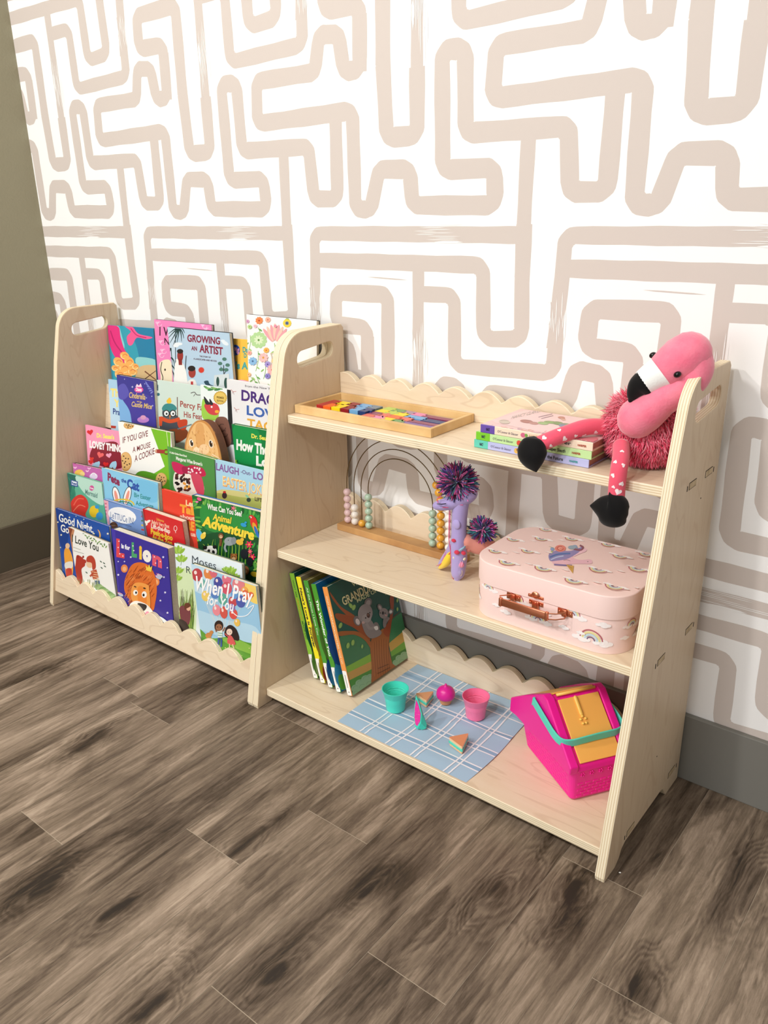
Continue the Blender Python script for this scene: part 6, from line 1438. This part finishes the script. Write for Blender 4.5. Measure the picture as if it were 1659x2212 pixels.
# clasp: a tab with a five petal flower
def lidp(s, n, h): 
    t = (s + .003) / .091; return B3(s - .66 * h, n, .126 + .0795 * t + .75 * h)
m.tube([lidp(.086, .047, .005), lidp(.062, .047, .005)], .0038, 8, flat=.6, round_=True)
for j in range(5):
    a = math.radians(90 + 72 * j); m.ell(lidp(.053 + .0055 * math.sin(a), .047 + .0055 * math.cos(a), .0048), (.0030, .0030, .0024), n=10, m=6)
m.build('clasp', mat('clasp_yellow', '#f9c860', .35), bs, smooth=True)
def strap(path, w_, t_, name):
    """flat strap; path = [(s,n,z)], width measured in the plane normal given"""
    m = MB(); P = smooth_pts([B3(*p) for p in path], 5); vs = []
    for i, p in enumerate(P):
        T_ = (P[min(i+1, len(P)-1)] - P[max(i-1, 0)]).normalized(); up = Vector((0, 0, 1)); wv = (Vector(E) * -.22 + up)
        wv = (wv - T_ * wv.dot(T_)); wv = wv.normalized(); tn = T_.cross(wv)
        vs += [p + wv*w_/2 + tn*t_/2, p - wv*w_/2 + tn*t_/2, p - wv*w_/2 - tn*t_/2, p + wv*w_/2 - tn*t_/2]
    k = len(P); m.add(vs, [(4*i+a, 4*i+(a+1) % 4, 4*(i+1)+(a+1) % 4, 4*(i+1)+a) for i in range(k-1) for a in range(4)] + [(0, 1, 2, 3), (4*k-1, 4*k-2, 4*k-3, 4*k-4)])
    return m
m = strap([(.130, -.0155, .184), (.110, -.0165, .180), (.075, -.0170, .171), (.045, -.0165, .163), (.028, -.010, .158), (.020, .006, .158), (.018, .030, .160), (.018, .060, .161), (.018, .090, .161), (.020, DN - .006, .160), (.028, DN + .010, .160), (.045, DN + .0145, .164), (.080, DN + .0145, .174), (.110, DN + .0145, .182), (.130, DN + .0145, .186)], .0180, .0032, 'handle')
o = m.build('handle', AQ, bs); b_ = o.modifiers.new('round', 'BEVEL'); b_.width = .0013; b_.segments = 2; b_.limit_method = 'ANGLE'; b_.angle_limit = 1.0

# ---- plush flamingo --------------------------------------------------------------------
v4 = view(1000, 700, .3737)
def Q(x, y, yy): return at(*v4(x, y), yy)
fm = thing('plush_flamingo', (.900, -.105, ZT), label='pink plush flamingo with shaggy body and black feet slumped on the top shelf', cat='plush toy')
PLUSH = mat('pink_plush', '#f0718c', .9, sheen=.6, spec=.1, noise=(30, '#f58ea2', .8), bump=(260, .5, .0015))
LEGM = mat('leg_plush', '#ee5a72', .9, sheen=.4, spec=.1, bump=(300, .4, .001)); BLK = mat('black_velour', '#0c0b0c', .8, sheen=.15, spec=.15); WH = mat('white_plush', '#f4f4f0', .9, sheen=.4, bump=(300, .4, .001))
BC_ = Vector((.9010, -.0990, ZT + .0620)); BR = Vector((.0700, .0640, .0600))
m = MB(); m.ell(BC_, BR, n=32, m=20); fb = m.build('body', mat('body_plush', '#d83a5a', .9), fm, smooth=True)
FUR = ink('shaggy_fur', .85, .15, .5)
m = MB(); rf = random.Random(21)
for k in range(13000):
    v_ = Vector((rf.gauss(0, 1), rf.gauss(0, 1), rf.gauss(0, 1))).normalized()
    if v_.y > .75: continue
    p = BC_ + Vector((v_.x * BR.x, v_.y * BR.y, v_.z * BR.z)) * (.93 + .06 * rf.random())
    if p.z < ZT + .004: continue
    clump = math.sin(v_.x * 17 + v_.z * 7) * math.cos(v_.z * 15 - v_.y * 9)
    d = (v_ * .62 + Vector((.25 * math.sin(v_.z * 9 + v_.y * 5), -.1, -.55 + .3 * clump)) + Vector((rf.gauss(0, .22), rf.gauss(0, .22), rf.gauss(0, .22)))).normalized()
    L_ = .014 + .010 * rf.random(); e = p + d * L_
    if e.z < ZT + .001: e.z = ZT + .001 + .002 * rf.random(); 
    if e.x > .979: e.x = .979
    md = (p + e) / 2 + v_ * .003; sd = d.cross(v_).normalized() * (.0006 + .0005 * rf.random())
    c = rf.choice(['#f2607e', '#f57f96', '#ea4468', '#f79aaa', '#e03358', '#f3708a'])
    m.add([p - sd, p + sd, md + sd * .9, md - sd * .9, e], [(0, 1, 2, 3), (3, 2, 4)], c)
m.build('fur', FUR, fb)
# neck (swollen base on the chest, rising to the upright) and head
nk = [Q(1010, 545, -.168), Q(1065, 510, -.168), Q(1150, 440, -.163), Q(1240, 385, -.156), Q(1310, 330, -.148), Q(1335, 260, -.140), Q(1315, 200, -.136)]
P = smooth_pts(nk, 5); kn = len(P)
rad = [.0325, .0300, .0265, .0250, .0260, .0300, .0330]; rr = []
for i in range(kn): t = i / 5; a = min(int(t), 5); rr.append(rad[a] + (rad[a+1] - rad[a]) * (t - a))
m = MB(); m.tube(P, rr, 24, round_=True)
m.ell(Q(1020, 535, -.164), (.034, .030, .0315), n=24, m=14)
m.build('neck', PLUSH, fm, smooth=True)
hd = [Q(1305, 175, -.140), Q(1265, 205, -.146), Q(1215, 240, -.153), Q(1150, 286, -.161)]
m = MB(); P = smooth_pts(hd, 5); kn = len(P); rad = [.0350, .0365, .0340, .0285]; rr = []
for i in range(kn): t = i / 5; a = min(int(t), 2); rr.append(rad[a] + (rad[a+1] - rad[a]) * (t - a))
m.tube(P, rr, 28, round_='start'); head = m.build('head', PLUSH, fm, smooth=True)
wb = [Q(1175, 270, -.158), Q(1130, 290, -.163), Q(1085, 318, -.168), Q(1045, 345, -.172)]
m = MB(); P = smooth_pts(wb, 5); m.tube(P, [.0292 - (.0292 - .0215) * i / (len(P)-1) for i in range(len(P))], 28); m.build('beak_band', WH, head, smooth=True)
bt = [Q(1050, 342, -.172), Q(1015, 365, -.175), Q(988, 400, -.178), Q(972, 438, -.180)]
m = MB(); P = smooth_pts(bt, 5); m.tube(P, [.0222 - (.0222 - .0050) * (i / (len(P)-1)) ** 1.3 for i in range(len(P))], 24, round_=True); m.build('beak_tip', BLK, head, smooth=True)
for (x, y, yy) in ((1240, 292, -.1815), (1098, 180, -.139)):
    m = MB(); m.ell(Q(x, y, yy), (.0062, .0050, .0048), n=14, m=10, M=Matrix.Rotation(-.5, 3, 'Y')); m.build('eye', mat('eye_gloss', '#08070a', .08), head, smooth=True)
# legs with white hearts and black feet
LEGS = []
def leg(path, r, hearts):
    P = smooth_pts(path, 6); m = MB(); m.tube(P, r, 20, caps=True); lg = m.build('leg', LEGM, fm, smooth=True); LEGS.append(lg)
    h = MB()
    for (x, y, s, rot) in hearts:
        u, v_ = v4(x, y); d = ray(u, v_).normalized(); best = None
        # nearest axis point to the sight line through the heart
        for i in range(len(P) - 1):
            a, b_ = P[i], P[i+1]; ax = (b_ - a).normalized(); w0 = a - CAM_LOC; 
            nn_ = d.cross(ax); dist = abs(w0.dot(nn_)) / nn_.length
            t = (w0.dot(d) - (w0.dot(ax)) * d.dot(ax)) / (1 - d.dot(ax) ** 2); s_ = -(w0.dot(ax) - t * d.dot(ax))
            over = max(0, -s_, s_ - (b_ - a).length)
            key = over
            if best is None or key < best[0]: best = (key, dist, t, a + ax * s_, ax)
        key, dist, t, c, ax = best
        off = math.sqrt(max(0, r * r - min(dist, r * .96) ** 2)); hit = CAM_LOC + d * t - d * off; nrm = (hit - c); nrm = (nrm - ax * nrm.dot(ax)).normalized()
        hit = c + nrm * (r + .0006); e2 = nrm.cross(ax).normalized(); q = math.radians(rot); pts = []
        for k in range(20):
            tt = 2 * math.pi * k / 20; uu = math.sin(tt) ** 3 * s; vv = (13*math.cos(tt) - 5*math.cos(2*tt) - 2*math.cos(3*tt) - math.cos(4*tt)) / 16 * s
            a_ = uu * math.cos(q) - vv * math.sin(q); b2 = uu * math.sin(q) + vv * math.cos(q)
            ang = a_ / r; pts.append(c + ax * b2 + (nrm * math.cos(ang) + e2 * math.sin(ang)) * (r + .0005))
        pts.append(c + nrm * (r + .0006)); h.add(pts, [(k, (k+1) % 20, 20) for k in range(20)], '#fbe9ea')
    h.build('heart_print', FELT, lg)
leg([Q(850, 600, -.130), Q(760, 592, -.152), Q(690, 602, -.170), Q(600, 632, -.192), Q(520, 662, -.212), Q(430, 700, -.228)], .0138,
    [(467, 658, .0045, 160), (545, 620, .0035, 100), (572, 668, .0050, 150), (640, 650, .0035, 120), (692, 645, .0042, 80), (752, 625, .0042, 130), (505, 705, .0035, 160)])
leg([Q(915, 700, -.180), Q(913, 770, -.207), Q(905, 820, -.222), Q(897, 880, -.2265), Q(890, 940, -.2275), Q(886, 1010, -.2275)], .0135,
    [(880, 815, .0035, 20), (915, 772, .0035, 0), (925, 828, .0036, 60), (868, 868, .0040, 30), (918, 912, .0045, 20), (872, 928, .0030, 10), (898, 955, .0058, 200)])
def foot(parent, ctrl, rads, flat, ref):
    m = MB(); P = smooth_pts(ctrl, 6); R_ = [q.x for q in smooth_pts([Vector((r_, 0, 0)) for r_ in rads], 6)]
    m.tube(P, [max(.0008, r_) for r_ in R_], 26, flat=flat, ref=ref); m.build('foot', BLK, parent, smooth=True)
foot(LEGS[0], [Q(412, 648, -.229), Q(410, 662, -.230), Q(405, 690, -.233), Q(400, 730, -.236), Q(402, 770, -.238), Q(412, 815, -.238), Q(424, 856, -.238)], [.001, .0150, .0225, .0262, .0250, .0160, .001], .62, (0, 1, 0))
foot(LEGS[1], [Q(962, 1056, -.230), Q(948, 1056, -.231), Q(918, 1060, -.233), Q(882, 1070, -.235), Q(845, 1072, -.237), Q(795, 1058, -.240), Q(734, 1050, -.243)], [.001, .0140, .0235, .0300, .0285, .0185, .001], .72, (0, 1, 0))

# ---- two scraps of lint ------------------------------------------------------------------
p = atz(1339, 1886, 0)
m = MB(); m.ell((p.x, p.y, .0012), (.0022, .0012, .0011), n=10, m=6, M=Matrix.Rotation(.5, 3, 'Z')); tag(m.build('lint', mat('white_lint', '#f2f0ea', .9), smooth=True), 'tiny white speck of lint on the floor right of the front foot', 'lint')
